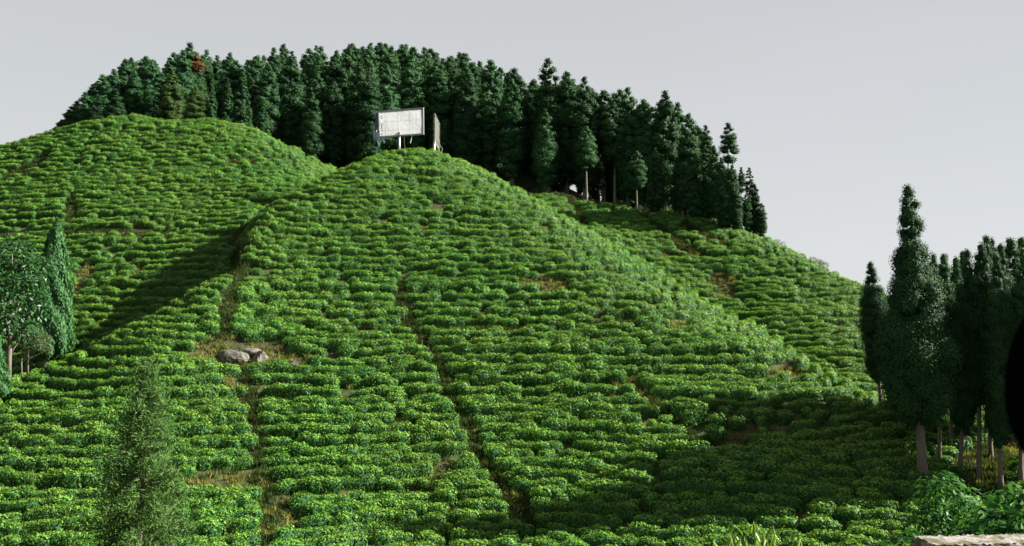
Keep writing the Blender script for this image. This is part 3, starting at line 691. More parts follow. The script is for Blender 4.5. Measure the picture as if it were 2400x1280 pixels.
# the group of conifers on the right, nearer
profB = [(0, .12), (.03, .5), (.10, .78), (.2, .85), (.235, .7), (.27, 1.15), (.36, 1.5), (.5, 1.85), (.62, 2.15), (.75, 2.5), (.88, 2.45), (.97, 1.9), (1, 1.2)]
profC = [(0, .15), (.05, .55), (.2, 1.1), (.4, 1.6), (.6, 1.8), (.8, 1.55), (.95, 1.1), (1, .6)]
BIGB = conifer(81, 17.6, 4.0, profB, 150, 420, .125, CON, r0=.33, psz=.56, pmin=.46, pmax=1.25, core=.45)
BIGC = [conifer(83 + i, 17.6, 3.4 + 1.2 * i, profC, 105, 330, .125, CON, r0=.23, psz=.66, pmin=.48, pmax=1.15, core=.45) for i in range(3)]
GRR = 'conifers standing at the right foot of the tea hill'; LBR = 'tall bare-stemmed conifer in the grove at the end of the tea ridge'
RIGHT = [  # u of tip, tip v, foot u, foot v, mesh, width, label
 (2128, 440, 2164, 1138, BIGB, .84, 'tallest broad dark conifer with a narrow spire at the edge of the grove'),
 (2040, 616, 2066, 962, BIGC[0], 1.0, 'slim dark conifer standing apart on the ridge beside the grove'),
 (2240, 606, 2228, 1062, BIGC[2], .74, LBR), (2256, 592, 2262, 1048, BIGC[1], .74, LBR), (2345, 575, 2340, 1062, BIGC[0], .80, LBR),
 (2212, 598, 2200, 1092, BIGC[1], .80, LBR), (2188, 598, 2182, 1020, BIGC[2], .70, LBR), (2268, 588, 2250, 1118, BIGC[0], .78, LBR),
 (2300, 575, 2294, 1130, BIGC[2], .78, LBR), (2312, 556, 2322, 1080, BIGC[1], .72, LBR), (2335, 600, 2346, 1152, BIGC[0], .74, LBR), (2325, 562, 2310, 1035, BIGC[2], .70, LBR),
 (2368, 562, 2378, 1050, BIGC[0], 1.1, LBR), (2395, 560, 2398, 1040, BIGC[1], 1.1, LBR), (2215, 640, 2214, 1005, BIGC[0], .8, LBR), (2440, 570, 2445, 1110, BIGC[1], 1.1, LBR), (2400, 600, 2392, 1142, BIGC[2], .8, LBR),
 (2500, 560, 2500, 1160, BIGC[0], 1.1, LBR), (2560, 540, 2570, 1120, BIGC[2], 1.1, LBR),
]
for (u, vt, fu, fv, km, wx, lb) in RIGHT:
    q = hit(fu, fv, 46, 110); q[2] -= .15; t = P(u, vt, q[1]); H = t[2] - q[2]
    ln = math.atan2(t[0] - q[0], H)
    place('conifer', km, q, 17.6, H, lb, None if lb != LBR else GRR, rz=0.4 if km is BIGB else None, wx=wx, lean=(0, ln))

# left side: columnar cypress, broad-leaved trees, feathery conifer
def cypress(seed, H, h0, prof, n_, mat):
    r = np.random.default_rng(seed); pt, pr = zip(*prof); D = H - h0
    t = r.random(n_ * 3); keep = r.random(n_ * 3) < (np.interp(t, pt, pr) + .1) / (max(pr) + .1); t = t[keep][:n_]; n_ = len(t)
    a = r.uniform(0, 6.28, n_); lump = 1 + .16 * np.sin(3 * a + 9 * t) + .12 * np.sin(7 * a - 23 * t)
    Rr = np.interp(t, pt, pr) * lump * r.uniform(.6, 1.05, n_) ** .5
    C = np.stack([Rr * np.cos(a), Rr * np.sin(a), H - t * D], 1); o_ = np.stack([np.cos(a), np.sin(a), np.full(n_, .25)], 1)
    U = norm(o_ * .45 + np.array([0, 0, .9]) + r.normal(size=C.shape) * .25); Nn = norm(o_ + r.normal(size=C.shape) * .45)
    V, F = leaves(C, Nn, U, r.uniform(.25, .5, n_), r.uniform(.06, .13, n_), .06)
    return trunk_mesh(H, .16, seed, BARK), mesh_np('crown', V, F, mat, attr=r.random(n_))
CYM = cypress(90, 13, 1.6, [(0, .05), (.08, .35), (.25, .7), (.5, 1.05), (.75, 1.45), (.88, 1.55), (.96, 1.0), (1, .3)], 13000, CYP)
q = hit(104, 884, 46, 90); q[2] -= .1; t = P(136, 512, q[1])
place('cypress', CYM, q, 13, t[2] - q[2], 'slender columnar cypress with feathery sprays beside the shaded hollow', wx=1.25, rz=1.0, lean=(0, math.atan2(t[0] - q[0], t[2] - q[2])))
q = P(-20, 940, 66); q[2] = float(height(q[0], q[1])) - .1
place('cypress', CYM, q, 13, P(-25, 760, 66)[2] - q[2], 'low feathery cypress below the broad-leaved tree at the hollow', rz=2.0, wx=1.5)

def broadleaf(seed, H, lobes, nl, ln, wd, mat, r0=.16, droop=.3, stems=1, spread=.5):
    """lobes: (x, y, z, r) leafy masses carried by limbs"""
    r = np.random.default_rng(seed); mb = MB()
    tops = []
    for s_ in range(stems):
        bx, by = (r.normal(0, spread, 2) if stems > 1 else (0, 0))
        mb.tube([(bx, by, -.3), (bx * 1.1, by * 1.1, H * .3), (bx * 1.2 + r.normal(0, .1), by * 1.2, H * .62)], [r0 * 1.2, r0, r0 * .6], 7); tops.append((bx * 1.15, by * 1.15))
    C, Nn = [], []
    tot = sum(q[3] ** 2 for q in lobes)
    for k, (x, y, z, R_) in enumerate(lobes):
        bx, by = tops[k % stems]
        mb.tube([(bx, by, min(z * .6, H * .55)), ((bx + x) / 2, (by + y) / 2, z * .82), (x, y, z)], [r0 * .5, r0 * .35, r0 * .12], 5)
        n_ = int(nl * R_ ** 2 / tot); d = norm(rdir(n_, r) + np.array([0, 0, .35]))
        lump = 1 + .18 * np.sin(4 * d[:, 0] + k) * np.sin(5 * d[:, 1] + 2 * k)
        C.append(np.array([x, y, z]) + d * (R_ * lump * r.uniform(.55, 1.08, n_))[:, None] * np.array([1, 1, .85])); Nn.append(d)
    C = np.concatenate(C); Nn = np.concatenate(Nn); n_ = len(C)
    U = norm(Nn * .6 + np.array([0, 0, -droop]) + r.normal(size=C.shape) * .5)
    V, F = leaves(C, norm(Nn * .7 + np.array([0, 0, .5]) + r.normal(size=C.shape) * .4), U, ln * r.uniform(.7, 1.3, n_), wd * r.uniform(.7, 1.3, n_), -.06)
    return mb.build('trunk', BARK, smooth=True), mesh_np('crown', V, F, mat, attr=r.random(n_))
BL = broadleaf(95, 10, [(0, 0, 9.0, 1.5), (1.3, .2, 8.0, 1.4), (-1.4, 0, 8.2, 1.5), (.9, -.8, 6.6, 1.5), (-.8, -.9, 6.4, 1.6), (1.6, .3, 5.4, 1.2), (-1.8, .4, 5.6, 1.5), (.2, .9, 7.4, 1.6), (.9, .3, 3.9, 1.1), (-1.0, .2, 3.8, 1.3), (0, -.6, 4.6, 1.3)], 4200, .34, .14, BRD, droop=.6)
q = P(20, 905, 70); q[2] = float(height(q[0], q[1])) - .1
place('broadleaf_tree', BL, q, 10, P(20, 560, 70)[2] - q[2], 'broad-leaved tree with large drooping glossy leaves beside the columnar cypress', rz=.3, wx=.92)
PL = broadleaf(96, 6, [(0, 0, 4.8, .9), (.9, .2, 4.2, .8), (-.9, 0, 4.4, .9), (.3, -.6, 3.7, .8), (-.5, -.4, 3.4, .7), (1.2, -.2, 3.2, .5)], 3600, .17, .09, PALE, r0=.07, stems=4, spread=.55)
q = hit(78, 893, 46, 90); q[2] -= .1
place('understorey_tree', PL, q, 6, 4.6, 'small pale-leaved tree on several thin stems under the columnar cypress', rz=.5)

def feathery(seed, H, n_):
    r = np.random.default_rng(seed); limbs, C, U = [], [], []
    nb = 90
    for k in range(nb):
        t = (k + .5) / nb; z = H * (.16 + .82 * t); a = k * 2.4 + r.normal(0, .3); Ln = (1.85 * (1 - t) ** .75 + .22) * r.uniform(.75, 1.15)
        d = np.array([math.cos(a), math.sin(a), .35 + .3 * t]); d /= np.linalg.norm(d)
        limbs.append(((0, 0, z), tuple(np.array([0, 0, z]) + d * Ln * .9), .012 + .02 * (1 - t)))
        m_ = int(n_ / nb * (.35 + 1.2 * (1 - t))); s_ = r.uniform(.15, 1.05, m_) ** .8
        base = np.array([0, 0, z]) + d * (Ln * s_)[:, None] + r.normal(size=(m_, 3)) * (.07 + .13 * s_[:, None])
        base[:, 2] -= .25 * s_ ** 2; C.append(base); U.append(d * .6 + np.array([0, 0, .15]) + r.normal(size=(m_, 3)) * .6)
    C = np.concatenate(C); U = norm(np.concatenate(U)); m_ = len(C)
    V, F = leaves(C, norm(np.cross(U, rdir(m_, r))), U, r.uniform(.14, .32, m_), r.uniform(.026, .05, m_), .05)
    return trunk_mesh(H, .13, seed, BARKD, limbs, top=.95), mesh_np('crown', V, F, FEA, attr=r.random(m_))
FM = feathery(98, 9.6, 24000)
q = P(318, 1330, 38); q[2] = float(height(q[0], q[1])) - .1; t = P(345, 842, 38)
place('feathery_conifer', FM, q, 9.6, t[2] - q[2], 'young feathery see-through conifer standing before the lower tea rows', rz=.2, wx=1.0, lean=(0, math.atan2(t[0] - q[0], t[2] - q[2])))

# ------------------------------------------------------------------ low trees on the right skyline and undergrowth at the wood edge
SM = [broadleaf(110 + i, 2.2, [(0, 0, 1.7, .7), (.8, .1, 1.4, .6), (-.8, 0, 1.3, .6), (.3, .4, 1.2, .6)], 700, .16, .09, PALE, r0=.05, stems=2, spread=.25) for i in range(2)]
for u, vt, dist, wx, lb in [(1822, 576, 121.5, 1.2, 'low leafy shrub on the skyline just past the last conifer'), (1920, 620, 114.5, 1.5, 'low spreading shrub on the bare skyline of the right tea slope'), (1905, 624, 115.3, 1.2, 'small shrub touching the spreading one on the right skyline')]:
    q = P(u, 600, dist); z = float(height(q[0], q[1])); place('skyline_shrub', SM[0], (q[0], q[1], z - .1), 2.2, max(1.5, P(u, vt, dist)[2] - z), lb, cat='shrub', wx=wx)
ui = 0
for u in list(range(1262, 1345, 17)) + list(range(1440, 1610, 15)):
    q = P(u + random.uniform(-6, 6), 480, np.interp(P(u, 480, 1)[0], JA, JY) + random.uniform(.3, 2.5)); z = float(height(q[0], q[1]))
    place('undergrowth_shrub', SM[ui % 2], (q[0], q[1], z - .1), 2.2, random.uniform(1.0, 1.9), 'low pale shrub at the feet of the conifers along the wood edge', 'shrubs along the wood edge', cat='shrub', wx=1.3); ui += 1

# ------------------------------------------------------------------ billboards on the hilltop
def sheetmat(name, col, trans):
    m, n, l = M(name)
    p = n.new('ShaderNodeBsdfPrincipled'); p.inputs['Base Color'].default_value = (*col, 1); p.inputs['Roughness'].default_value = .55
    t = n.new('ShaderNodeBsdfTranslucent'); t.inputs['Color'].default_value = (*[c * 1.0 for c in col], 1)
    ms = n.new('ShaderNodeMixShader'); ms.inputs['Fac'].default_value = trans; o = n.new('ShaderNodeOutputMaterial')
    l.new(p.outputs[0], ms.inputs[1]); l.new(t.outputs[0], ms.inputs[2]); l.new(ms.outputs[0], o.inputs['Surface']); return m
SHEET = sheetmat('white_flex_sheet', (.90, .90, .94), .58); BLUE = sheetmat('faded_blue_flex', (.50, .56, .74), .5); PURP = sheetmat('dark_violet_flex', (.05, .04, .10), .2)
def sheet(w_, h_, nu, nv, wr, seed, edge=None):
    r = np.random.default_rng(seed); V = []; F = []
    for j in range(nv + 1):
        for i in range(nu + 1):
            s_, t_ = i / nu, j / nv; y = wr * (math.sin(9 * s_ + 5 * t_ + seed) * .5 + math.sin(21 * s_ - 13 * t_) * .3 + r.normal(0, .25))
            y += -.004 * (1 - abs(math.sin(math.pi * 6 * s_)) ** .25) - .004 * (1 - abs(math.sin(math.pi * 4 * t_)) ** .25)
            x, z = (s_ - .5) * w_, (t_ - .5) * h_
            if edge: x, z = edge(s_, t_, x, z)
            V.append((x, y, z))
    for j in range(nv):
        for i in range(nu): a = j * (nu + 1) + i; F.append((a, a + 1, a + nu + 2, a + nu + 1))
    return V, F
BW, BH = 6.05, 3.20
# board facing the camera
c = P(937.5, 288, 109.0)
b1 = bpy.data.objects.new('billboard', None); COL.objects.link(b1); gz = float(height(c[0], c[1]))
b1.location = (c[0], c[1], gz - .3); b1.rotation_euler = (0, math.radians(-.8), math.radians(-15)); zc = c[2] - gz + .3
tagit(b1, 'large blank billboard with a torn white sheet facing out from the hilltop', 'billboard', 'pole billboards on the hilltop')
mb = MB()
for x, z, dx, dz in ((0, BH / 2 - .07, BW, .14), (0, -BH / 2 + .07, BW, .14), (-BW / 2 + .07, 0, .14, BH - .284), (BW / 2 - .09, 0, .18, BH - .284)): mb.box((x, 0, zc + z), (dx, .16, dz))
obj('frame', mb.build('frame', STEEL), b1)
mb = MB()
for i in range(1, 4): mb.box((-BW / 2 + BW * i / 4, .10, zc), (.008, .008, BH - .2))
for j in range(1, 3): mb.box((0, .155, zc - BH / 2 + BH * j / 3), (BW - .2, .008, .008))
obj('backing_lattice', mb.build('backing_lattice', RUSTY), b1)
def edge1(s_, t_, x, z):
    if s_ < .10: x = x + .18 * (1 - t_) * (1 - s_ / .1) + .10
    if s_ > .9 and t_ > .9: z -= .14 * (s_ - .9) / .1
    return x, z
V, F = sheet(BW - .32, BH - .28, 60, 32, .022, 3, edge1); mb = MB(); mb.add(np.array(V) + np.array([.03, .02, zc]), F)
sh_ = obj('sheet', mb.build('sheet', SHEET, smooth=True), b1); sh_.modifiers.new('thickness', 'SOLIDIFY').thickness = .004
mb = MB()                                            # violet inner flap that has come loose on the left
mb.add(np.array([(-2.95, -.09, 1.35), (-2.62, -.10, 1.30), (-2.60, -.16, -.35), (-2.78, -.12, -.6), (-3.05, -.13, -1.0), (-3.12, -.10, -.3)]) + np.array([0, 0, zc]), [(0, 5, 3, 2), (0, 2, 1), (5, 4, 3)])
fl = obj('loose_flap', mb.build('loose_flap', PURP), b1); fl.modifiers.new('thickness', 'SOLIDIFY').thickness = .01
mb = MB(); r = np.random.default_rng(5)
for k in range(9):
    x0 = -3.2 + .085 * k + r.normal(0, .02); ln = 1.0 + .45 * math.sin(k * .5) + r.uniform(-.25, .3); z0 = -.75 - .05 * k; n_ = 6; V = []
    for i in range(n_ + 1):
        t = i / n_; wv = .10 * (1 - .75 * t); xx = x0 + .30 * t * t + .05 * math.sin(5 * t + k); yy = -.14 - .08 * math.sin(3 * t + k)
        V += [(xx - wv, yy, z0 - ln * t), (xx + wv, yy - .03, z0 - ln * t)]
    mb.add(np.array(V) + np.array([0, 0, zc]), [(2 * i, 2 * i + 1, 2 * i + 3, 2 * i + 2) for i in range(n_)])
for k in range(3):
    x0 = -2.05 + .10 * k; V = []
    for i in range(5):
        t = i / 4; wv = .08 * (1 - .7 * t); V += [(x0 - wv + .05 * t, -.12, -1.6 - (.55 + .2 * (k == 1)) * t), (x0 + wv + .05 * t, -.14, -1.6 - (.55 + .2 * (k == 1)) * t)]
    mb.add(np.array(V) + np.array([0, 0, zc]), [(2 * i, 2 * i + 1, 2 * i + 3, 2 * i + 2) for i in range(4)])
tt_ = obj('tattered_strips', mb.build('tattered_strips', BLUE), b1, label='faded blue white shreds hanging from the torn sheet'); tt_.modifiers.new('thickness', 'SOLIDIFY').thickness = .006
mb = MB(); mb.tube([(-.10, .12, 0), (-.10, .12, zc - BH / 2 + .5)], .15, 14); obj('post', mb.build('post', STEEL, smooth=True), b1)
mb = MB(); mb.tube([(.52, .1, zc - BH / 2 + .1), (.56, .1, zc - BH / 2 - .9), (.70, .12, .3)], .025, 5); obj('loose_cable', mb.build('loose_cable', RUSTY), b1)
mb = MB(); mb.box((1.5, -.1, zc - BH / 2 - .45), (.05, .03, .95), Matrix.Rotation(math.radians(14), 3, 'Y')); obj('hanging_strip', mb.build('hanging_strip', SHEET), b1)
# board seen edge-on
p0 = P(1017.5, 305, 110.8); p1 = P(1029, 330, 116.8); mid = (p0 + p1) / 2; gz = float(height(p0[0], p0[1]))
b2 = bpy.data.objects.new('billboard', None); COL.objects.link(b2); b2.location = (mid[0], mid[1], gz - .3)
b2.rotation_euler = (0, 0, math.atan2(p1[1] - p0[1], p1[0] - p0[0]))
zc2 = P(1017, 300, 110.8)[2] - gz + .3
tagit(b2, 'billboard seen edge-on with bare rusty frame beside the white one', 'billboard', 'pole billboards on the hilltop')
mb = MB()
for x, z, dx, dz in ((0, 1.72, 6.05, .16), (0, -1.72, 6.05, .16), (-2.95, 0, .16, 3.276), (2.95, 0, .16, 3.276)): mb.box((x, 0, zc2 + z), (dx, .18, dz))
obj('frame', mb.build('frame', RUSTY), b2)
mb = MB()
for i in range(1, 8): mb.box((-2.9 + 5.8 * i / 8, .12, zc2), (.06, .06, 3.5))
for j in range(1, 4): mb.box((0, .185, zc2 - 1.7 + 3.4 * j / 4), (5.8, .06, .06))
obj('backing_lattice', mb.build('backing_lattice', RUSTY), b2)
V, F = sheet(5.6, 3.2, 40, 20, .05, 8, lambda s_, t_, x, z: (x, z - (.55 * max(0, .3 - s_) if t_ < .2 else 0)))
mb = MB(); mb.add(np.array(V) + np.array([0, -.05, zc2]), F); so_ = obj('sheet', mb.build('sheet', sheetmat('grey_flex', (.07, .075, .07), .1), smooth=True), b2); so_.modifiers.new('thickness', 'SOLIDIFY').thickness = .004
mb = MB(); mb.tube([(-2.75, 0, 0), (-2.75, 0, zc2 - 1.5)], .15, 14); obj('post', mb.build('post', STEEL, smooth=True), b2)
mb = MB(); mb.tube([(-2.6, -.25, zc2 - 1.35), (-2.5, -.95, zc2 - 2.5), (-2.55, -.55, zc2 - 3.6)], [.07, .06, .06], 6); obj('bent_strut', mb.build('bent_strut', RUSTY), b2)

# ------------------------------------------------------------------ rock outcrop by the path
def boulder(seed, ext, mat, moss=False):
    r = np.random.default_rng(seed); nu, nv = 26, 15; V = []; F = []
    pl = rdir(10, r); pd = r.uniform(.72, .95, 10)
    for j in range(nv + 1):
        th = math.pi * j / nv
        for i in range(nu):
            q = 2 * math.pi * i / nu; d = np.array([math.cos(q) * math.sin(th), math.sin(q) * math.sin(th), math.cos(th)])
            k = 1.0
            for n_, dd in zip(pl, pd):
                c_ = d @ n_
                if c_ > .05: k = min(k, dd / c_)
            k *= 1 + .05 * math.sin(7 * d[0] + seed) * math.sin(6 * d[1]) + r.normal(0, .018); V.append(d * k * np.array(ext))
    for j in range(nv):
        for i in range(nu): F.append((j * nu + i, (j + 1) * nu + i, (j + 1) * nu + (i + 1) % nu, j * nu + (i + 1) % nu))
    mb = MB(); mb.add(V, F); return mb.build('boulder', mat)
for u, v, ext, sd, lb in [(548, 842, (1.25, .95, .85), 3, 'broad mossy boulder in the dry grass beside the hill path'), (612, 848, (.95, .75, .80), 8, 'dark bare boulder in the dry grass beside the mossy one'),
                          (585, 830, (1.5, .8, .38), 12, 'low pale flat rock behind the two boulders by the path'), (690, 858, (.5, .4, .35), 15, 'small stone in dry grass near the boulders')]:
    q = hit(u, v); obj('boulder', boulder(sd, ext, ROCK), loc=(q[0], q[1], q[2] - ext[2] * .05), rot=(0, 0, sd), label=lb, cat='rock')
# thin stakes in the middle path
for u, v0, v1, lb in [(946, 762, 730, 'thin upright stake in the narrow path, nearer the hilltop'), (988, 822, 795, 'thin upright stake in the narrow path, further down'), (1003, 832, 812, 'short thin stake in the narrow path below the other two')]:
    q = hit(u, v0); h_ = P(u, v1, q[1])[2] - q[2]; mb = MB(); mb.tube([(0, 0, -.2), (.02, 0, h_ * .5), (.05, 0, h_)], [.035, .03, .025], 6)
    obj('wooden_stake', mb.build('wooden_stake', BARK), loc=q, label=lb, cat='stake')

# ------------------------------------------------------------------ near plants at the roadside, right
def gz(x, y): return float(height(x, y))
NS = broadleaf(120, 3.0, [(0, 0, 2.6, .55), (.45, .1, 2.2, .5), (-.45, 0, 2.2, .5), (.15, -.3, 1.8, .55), (-.5, -.2, 1.5, .5), (.65, -.1, 1.6, .45), (-.75, .1, 1.1, .5), (.2, -.4, 1.1, .5), (-.2, -.4, .7, .5), (.75, 0, 1.0, .4)], 4200, .13, .05, SHR, r0=.035, droop=.35, stems=3, spread=.15)
q = P(2218, 1200, 15.5); z = gz(q[0], q[1]); place('leafy_shrub', NS, (q[0], q[1], z - .05), 3.0, P(2218, 1095, 15.5)[2] - z - .1, 'dense bright green leafy shrub behind the mossy roadside wall', cat='shrub', rz=.4, wx=.95)
WS = [broadleaf(125 + i, 2.0, [(0, 0, 1.8, .3), (.3, 0, 1.5, .35), (-.3, .1, 1.45, .35), (.1, -.2, 1.1, .4), (-.25, -.2, .8, .4), (.4, -.1, .9, .35)], 520, .20, .10, SHR, r0=.02, droop=.25, stems=3, spread=.2) for i in range(2)]
for k, (u, vt, dist, wx, lb) in enumerate([(2310, 1195, 13.5, 1.0, 'leafy weed pressed against the dense shrub behind the wall'), (2352, 1150, 14.5, 1.0, 'tall light green weed behind the mossy wall'),
        (2385, 1135, 13.0, .9, 'weed with yellowish top leaves behind the wall, close to the car'), (2335, 1215, 12.3, .9, 'low weed right behind the mossy wall'), (2398, 1190, 12.0, 1.0, 'low leafy weed behind the wall, beside the car mirror'),
        (2130, 1235, 14.0, .8, 'low weed at the foot of the dense shrub'), (2440, 1180, 12.4, 1.0, 'leafy weed behind the wall past the car mirror'), (2070, 1262, 14.5, .8, 'low weed beside the bamboo shoots')]):
    q = P(u, 1200, dist); z = gz(q[0], q[1]); place('roadside_weed', WS[k % 2], (q[0], q[1], z - .05), 2.0, max(.5, P(u, vt, dist)[2] - z), lb, cat='weed', wx=wx)
# bamboo shoots
def blade(L_, W_):
    V = []; n_ = 5
    for i in range(n_ + 1):
        t = i / n_; wv = W_ * .5 * math.sin(math.pi * min(1, .12 + .88 * t)) ** .8 * (1 if t < .98 else 0.05); V += [(-wv, L_ * t, .02 - .28 * L_ * t * t), (0, L_ * t, -.28 * L_ * t * t), (wv, L_ * t, .02 - .28 * L_ * t * t)]
    F = []
    for i in range(n_): a = 3 * i; F += [(a, a + 1, a + 4, a + 3), (a + 1, a + 2, a + 5, a + 4)]
    return mesh_np('leaf', V, F, BAM, attr=np.random.default_rng(4).random(len(F)))
LEAF = blade(.27, .055); CULM = plain('bamboo_stem', (0.16, 0.20, 0.05), (0.28, 0.28, 0.10), scale=10, rough=.5)
for k, (u, vt, dist) in enumerate([(1676, 1264, 12.6), (1712, 1252, 12.8), (1722, 1230, 13.0), (1745, 1258, 12.4), (1766, 1222, 13.1), (1786, 1245, 12.7), (1775, 1256, 12.2), (1812, 1232, 12.9), (1818, 1262, 12.5), (1874, 1260, 12.6), (1736, 1262, 12.2), (1798, 1266, 12.1)]):
    q = P(u, vt, dist); z = gz(q[0], q[1]); h_ = q[2] - z; lx = random.uniform(-.25, .25)
    e = bpy.data.objects.new('bamboo_shoot', None); COL.objects.link(e); e.location = (q[0] - lx, q[1], z - .05)
    tagit(e, 'light green bamboo shoot with drooping narrow leaves at the roadside', 'bamboo', 'bamboo shoots at the roadside')
    mb = MB(); pts = [(lx * t * t, 0, (h_ + .05) * t) for t in np.linspace(0, 1, 7)]; mb.tube(pts, [.011, .010, .009, .008, .006, .004, .002], 6)
    obj('stem', mb.build('stem', CULM, smooth=True), e)
    for j in range(9):
        t = 1 - .045 * j - (.0 if j < 4 else .06) if j else .985
        o = obj('leaf', LEAF, e, loc=(lx * t * t, 0, (h_ + .05) * t)); o.rotation_euler = (random.uniform(-1.15, -.45), 0, random.uniform(0, 6.28)); o.scale = [random.uniform(.55, 1.1)] * 3

# ------------------------------------------------------------------ mossy roadside wall
wl = bpy.data.objects.new('parapet_wall', None); COL.objects.link(wl); p0 = P(2192, 1280, 9.6); z0 = gz(p0[0] + 2, 9.6)
wl.location = (p0[0], 9.6, z0 - .1); wl.rotation_euler = (0, math.radians(-.6), math.radians(3)); tagit(wl, 'rough stone roadside wall with mossy pale top', 'wall')
hw = p0[2] - z0 + .1
def rough_box(L_, W_, Hh, nx_, ny_, nz_, amp, seed):
    r = np.random.default_rng(seed); V = {}; F = []; out = []
    def vid(i, j, k):
        if (i, j, k) not in V:
            V[(i, j, k)] = len(out); p = np.array([L_ * i / nx_, W_ * j / ny_, Hh * k / nz_])
            rr = [(.06 if i in (0, nx_) else 0), (.04 if j in (0, ny_) else 0), 0]; out.append(p + r.normal(0, amp, 3) * np.array([1, 1, .8])
                - np.array([(1 if i == nx_ else -1 if i == 0 else 0), (1 if j == ny_ else -1 if j == 0 else 0), 0]) * (.035 if k in (0, nz_) else 0) )
        return V[(i, j, k)]
    for i in range(nx_):
        for j in range(ny_):
            F.append((vid(i, j, nz_), vid(i + 1, j, nz_), vid(i + 1, j + 1, nz_), vid(i, j + 1, nz_))); F.append((vid(i, j + 1, 0), vid(i + 1, j + 1, 0), vid(i + 1, j, 0), vid(i, j, 0)))
        for k in range(nz_):
            F.append((vid(i, 0, k), vid(i + 1, 0, k), vid(i + 1, 0, k + 1), vid(i, 0, k + 1))); F.append((vid(i, ny_, k + 1), vid(i + 1, ny_, k + 1), vid(i + 1, ny_, k), vid(i, ny_, k)))
    for j in range(ny_):
        for k in range(nz_):
            F.append((vid(0, j, k + 1), vid(0, j + 1, k + 1), vid(0, j + 1, k), vid(0, j, k))); F.append((vid(nx_, j, k), vid(nx_, j + 1, k), vid(nx_, j + 1, k + 1), vid(nx_, j, k + 1)))
    return out, F
mb = MB(); V, F = rough_box(7.0, .46, .14, 260, 18, 6, .006, 3); mb.add(np.array(V) + np.array([0, 0, hw - .14]), F); obj('coping', mb.build('coping', STONE, smooth=True), wl)
k = 0; zz = 0
while zz < hw - .16:
    rh = min(random.uniform(.16, .22), hw - .15 - zz); x = .04
    while x < 6.9:
        L_ = random.uniform(.22, .42); V, F = rough_box(L_ - .015, .40, rh - .012, 5, 4, 4, .008, 50 + k); mb = MB(); mb.add(np.array(V) + np.array([x, .03 + random.uniform(-.012, .012), zz]), F)
        obj('stone', mb.build('stone', STONED), wl); x += L_; k += 1
    zz += rh

# ------------------------------------------------------------------ parked car whose door mirror reaches into view
car = bpy.data.objects.new('car', None); COL.objects.link(car); car.location = (1.85, -.9, -1.546); tagit(car, 'black car parked on the road, its door mirror reaching into view', 'car')
prof = [(-2.1, .35, .95), (-2.0, .30, 1.05), (-1.2, .26, 1.12), (0, .24, 1.0), (.9, .24, .98), (1.3, .26, .93), (2.0, .30, .78), (2.15, .36, .62)]   # y, bottom, top
V = []; F = []; n_ = 12
for (y, zb, zt) in prof:
    wv = .86 - .10 * (abs(y) / 2.15) ** 3
    ring = [(-wv, zb + .1), (-wv - .02, zb + .35 * (zt - zb)), (-wv, zt - .12), (-wv + .08, zt - .02), (-wv * .5, zt), (0, zt + .01), (wv * .5, zt), (wv - .08, zt - .02), (wv, zt - .12), (wv + .02, zb + .35 * (zt - zb)), (wv, zb + .1), (0, zb)]
    V += [(a, y, b) for a, b in ring]
for i in range(len(prof) - 1):
    for k in range(n_): F.append((i * n_ + k, i * n_ + (k + 1) % n_, (i + 1) * n_ + (k + 1) % n_, (i + 1) * n_ + k))
F += [tuple(range(n_)), tuple(reversed(range((len(prof) - 1) * n_, len(prof) * n_)))]
mb = MB(); mb.add(V, F); obj('body', mb.build('body', BLACK, smooth=True), car)
mb = MB(); cab = [(-1.9, .75, .98, .98), (-1.4, .66, 1.0, 1.46), (.2, .64, .98, 1.48), (1.05, .74, .96, .97)]; V = []; F = []
for (y, wv, zb, zt) in cab: V += [(-.80, y, zb), (-wv, y, zt), (wv, y, zt), (.80, y, zb)]
for i in range(3):
    for k in range(3): F.append((i * 4 + k, i * 4 + k + 1, (i + 1) * 4 + k + 1, (i + 1) * 4 + k))
mb.add(V, F); obj('cabin', mb.build('cabin', GLASS), car)
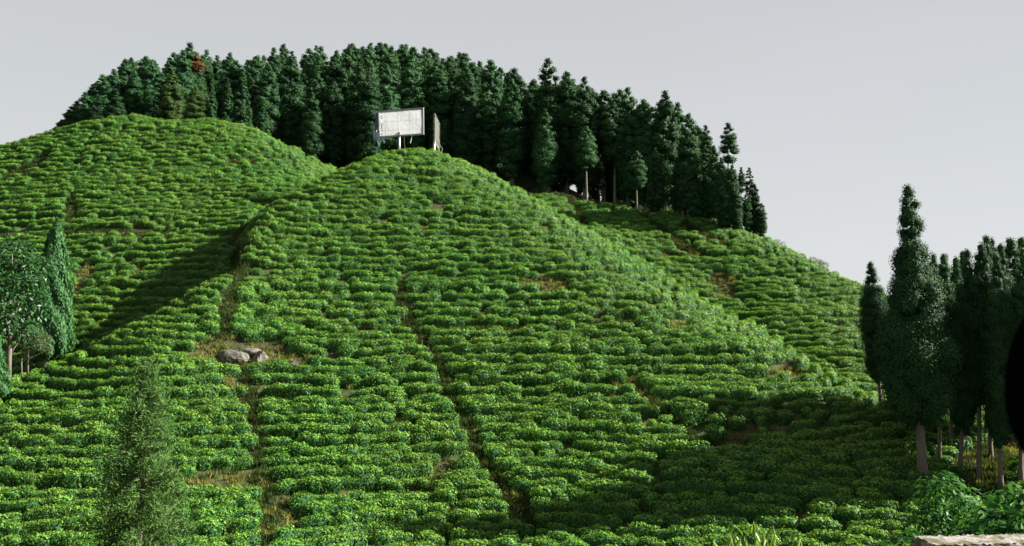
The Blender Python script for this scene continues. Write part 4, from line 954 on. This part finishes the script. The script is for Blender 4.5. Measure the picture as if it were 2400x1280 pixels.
for sx in (-1, 1):
    for y in (-1.35, 1.35):
        mb = MB(); ring = [(.24, -.09), (.33, -.10), (.345, -.06), (.345, .06), (.33, .10), (.24, .09)]; V = []; F = []
        for i in range(28):
            q = 2 * math.pi * i / 28
            for rr, xx in ring: V.append((xx, rr * math.cos(q), rr * math.sin(q)))
        for i in range(28):
            for k in range(6): F.append((i * 6 + k, i * 6 + (k + 1) % 6, ((i + 1) % 28) * 6 + (k + 1) % 6, ((i + 1) % 28) * 6 + k))
        mb.add(V, F); wh = obj('wheel', mb.build('wheel', RUBBER, smooth=True), car, loc=(sx * .78, y, .345))
        mb = MB(); mb.tube([(-.07, 0, 0), (.07, 0, 0)], .245, 20); obj('rim', mb.build('rim', STEEL), wh)
# mirror: housing (world target about x .53 to .80, y 1.0, z -.07)
mo = np.array([-1.85, .9, 1.546])
def ellip(c_, ext, p, n1, n2, shift=0):
    V = []; F = []
    for j in range(n2 + 1):
        th = math.pi * j / n2
        for i in range(n1):
            q = 2 * math.pi * i / n1; d = np.array([math.cos(q) * math.sin(th), math.sin(q) * math.sin(th), math.cos(th)])
            V.append(np.array(c_) + d / (np.abs(d) ** p).sum() ** (1 / p) * np.array(ext))
    for j in range(n2):
        for i in range(n1): F.append((j * n1 + i, (j + 1) * n1 + i, (j + 1) * n1 + (i + 1) % n1, j * n1 + (i + 1) % n1))
    return V, F
mb = MB(); V, F = ellip((0, 0, 0), (.155, .075, .135), 2.25, 36, 24)
R_ = np.array(Matrix.Rotation(math.radians(6), 3, 'Y')); mb.add(np.array(V) @ R_.T + mo + np.array([.684, 1.0, -.072]), F); hsg = obj('mirror_housing', mb.build('mirror_housing', PLAST, smooth=True), car)
mb = MB(); V, F = ellip((0, 0, 0), (.135, .012, .098), 2.4, 30, 16); mb.add(np.array(V) + mo + np.array([.688, .935, -.072]), F); obj('mirror_glass', mb.build('mirror_glass', GLASS, smooth=True), hsg)
mb = MB(); mb.tube([mo + np.array(p_) for p_ in ((.76, 1.0, -.12), (.86, .97, -.21), (.97, .88, -.33), (1.05, .78, -.42))], [.04, .045, .05, .07], 10); obj('mirror_arm', mb.build('mirror_arm', PLAST, smooth=True), car)
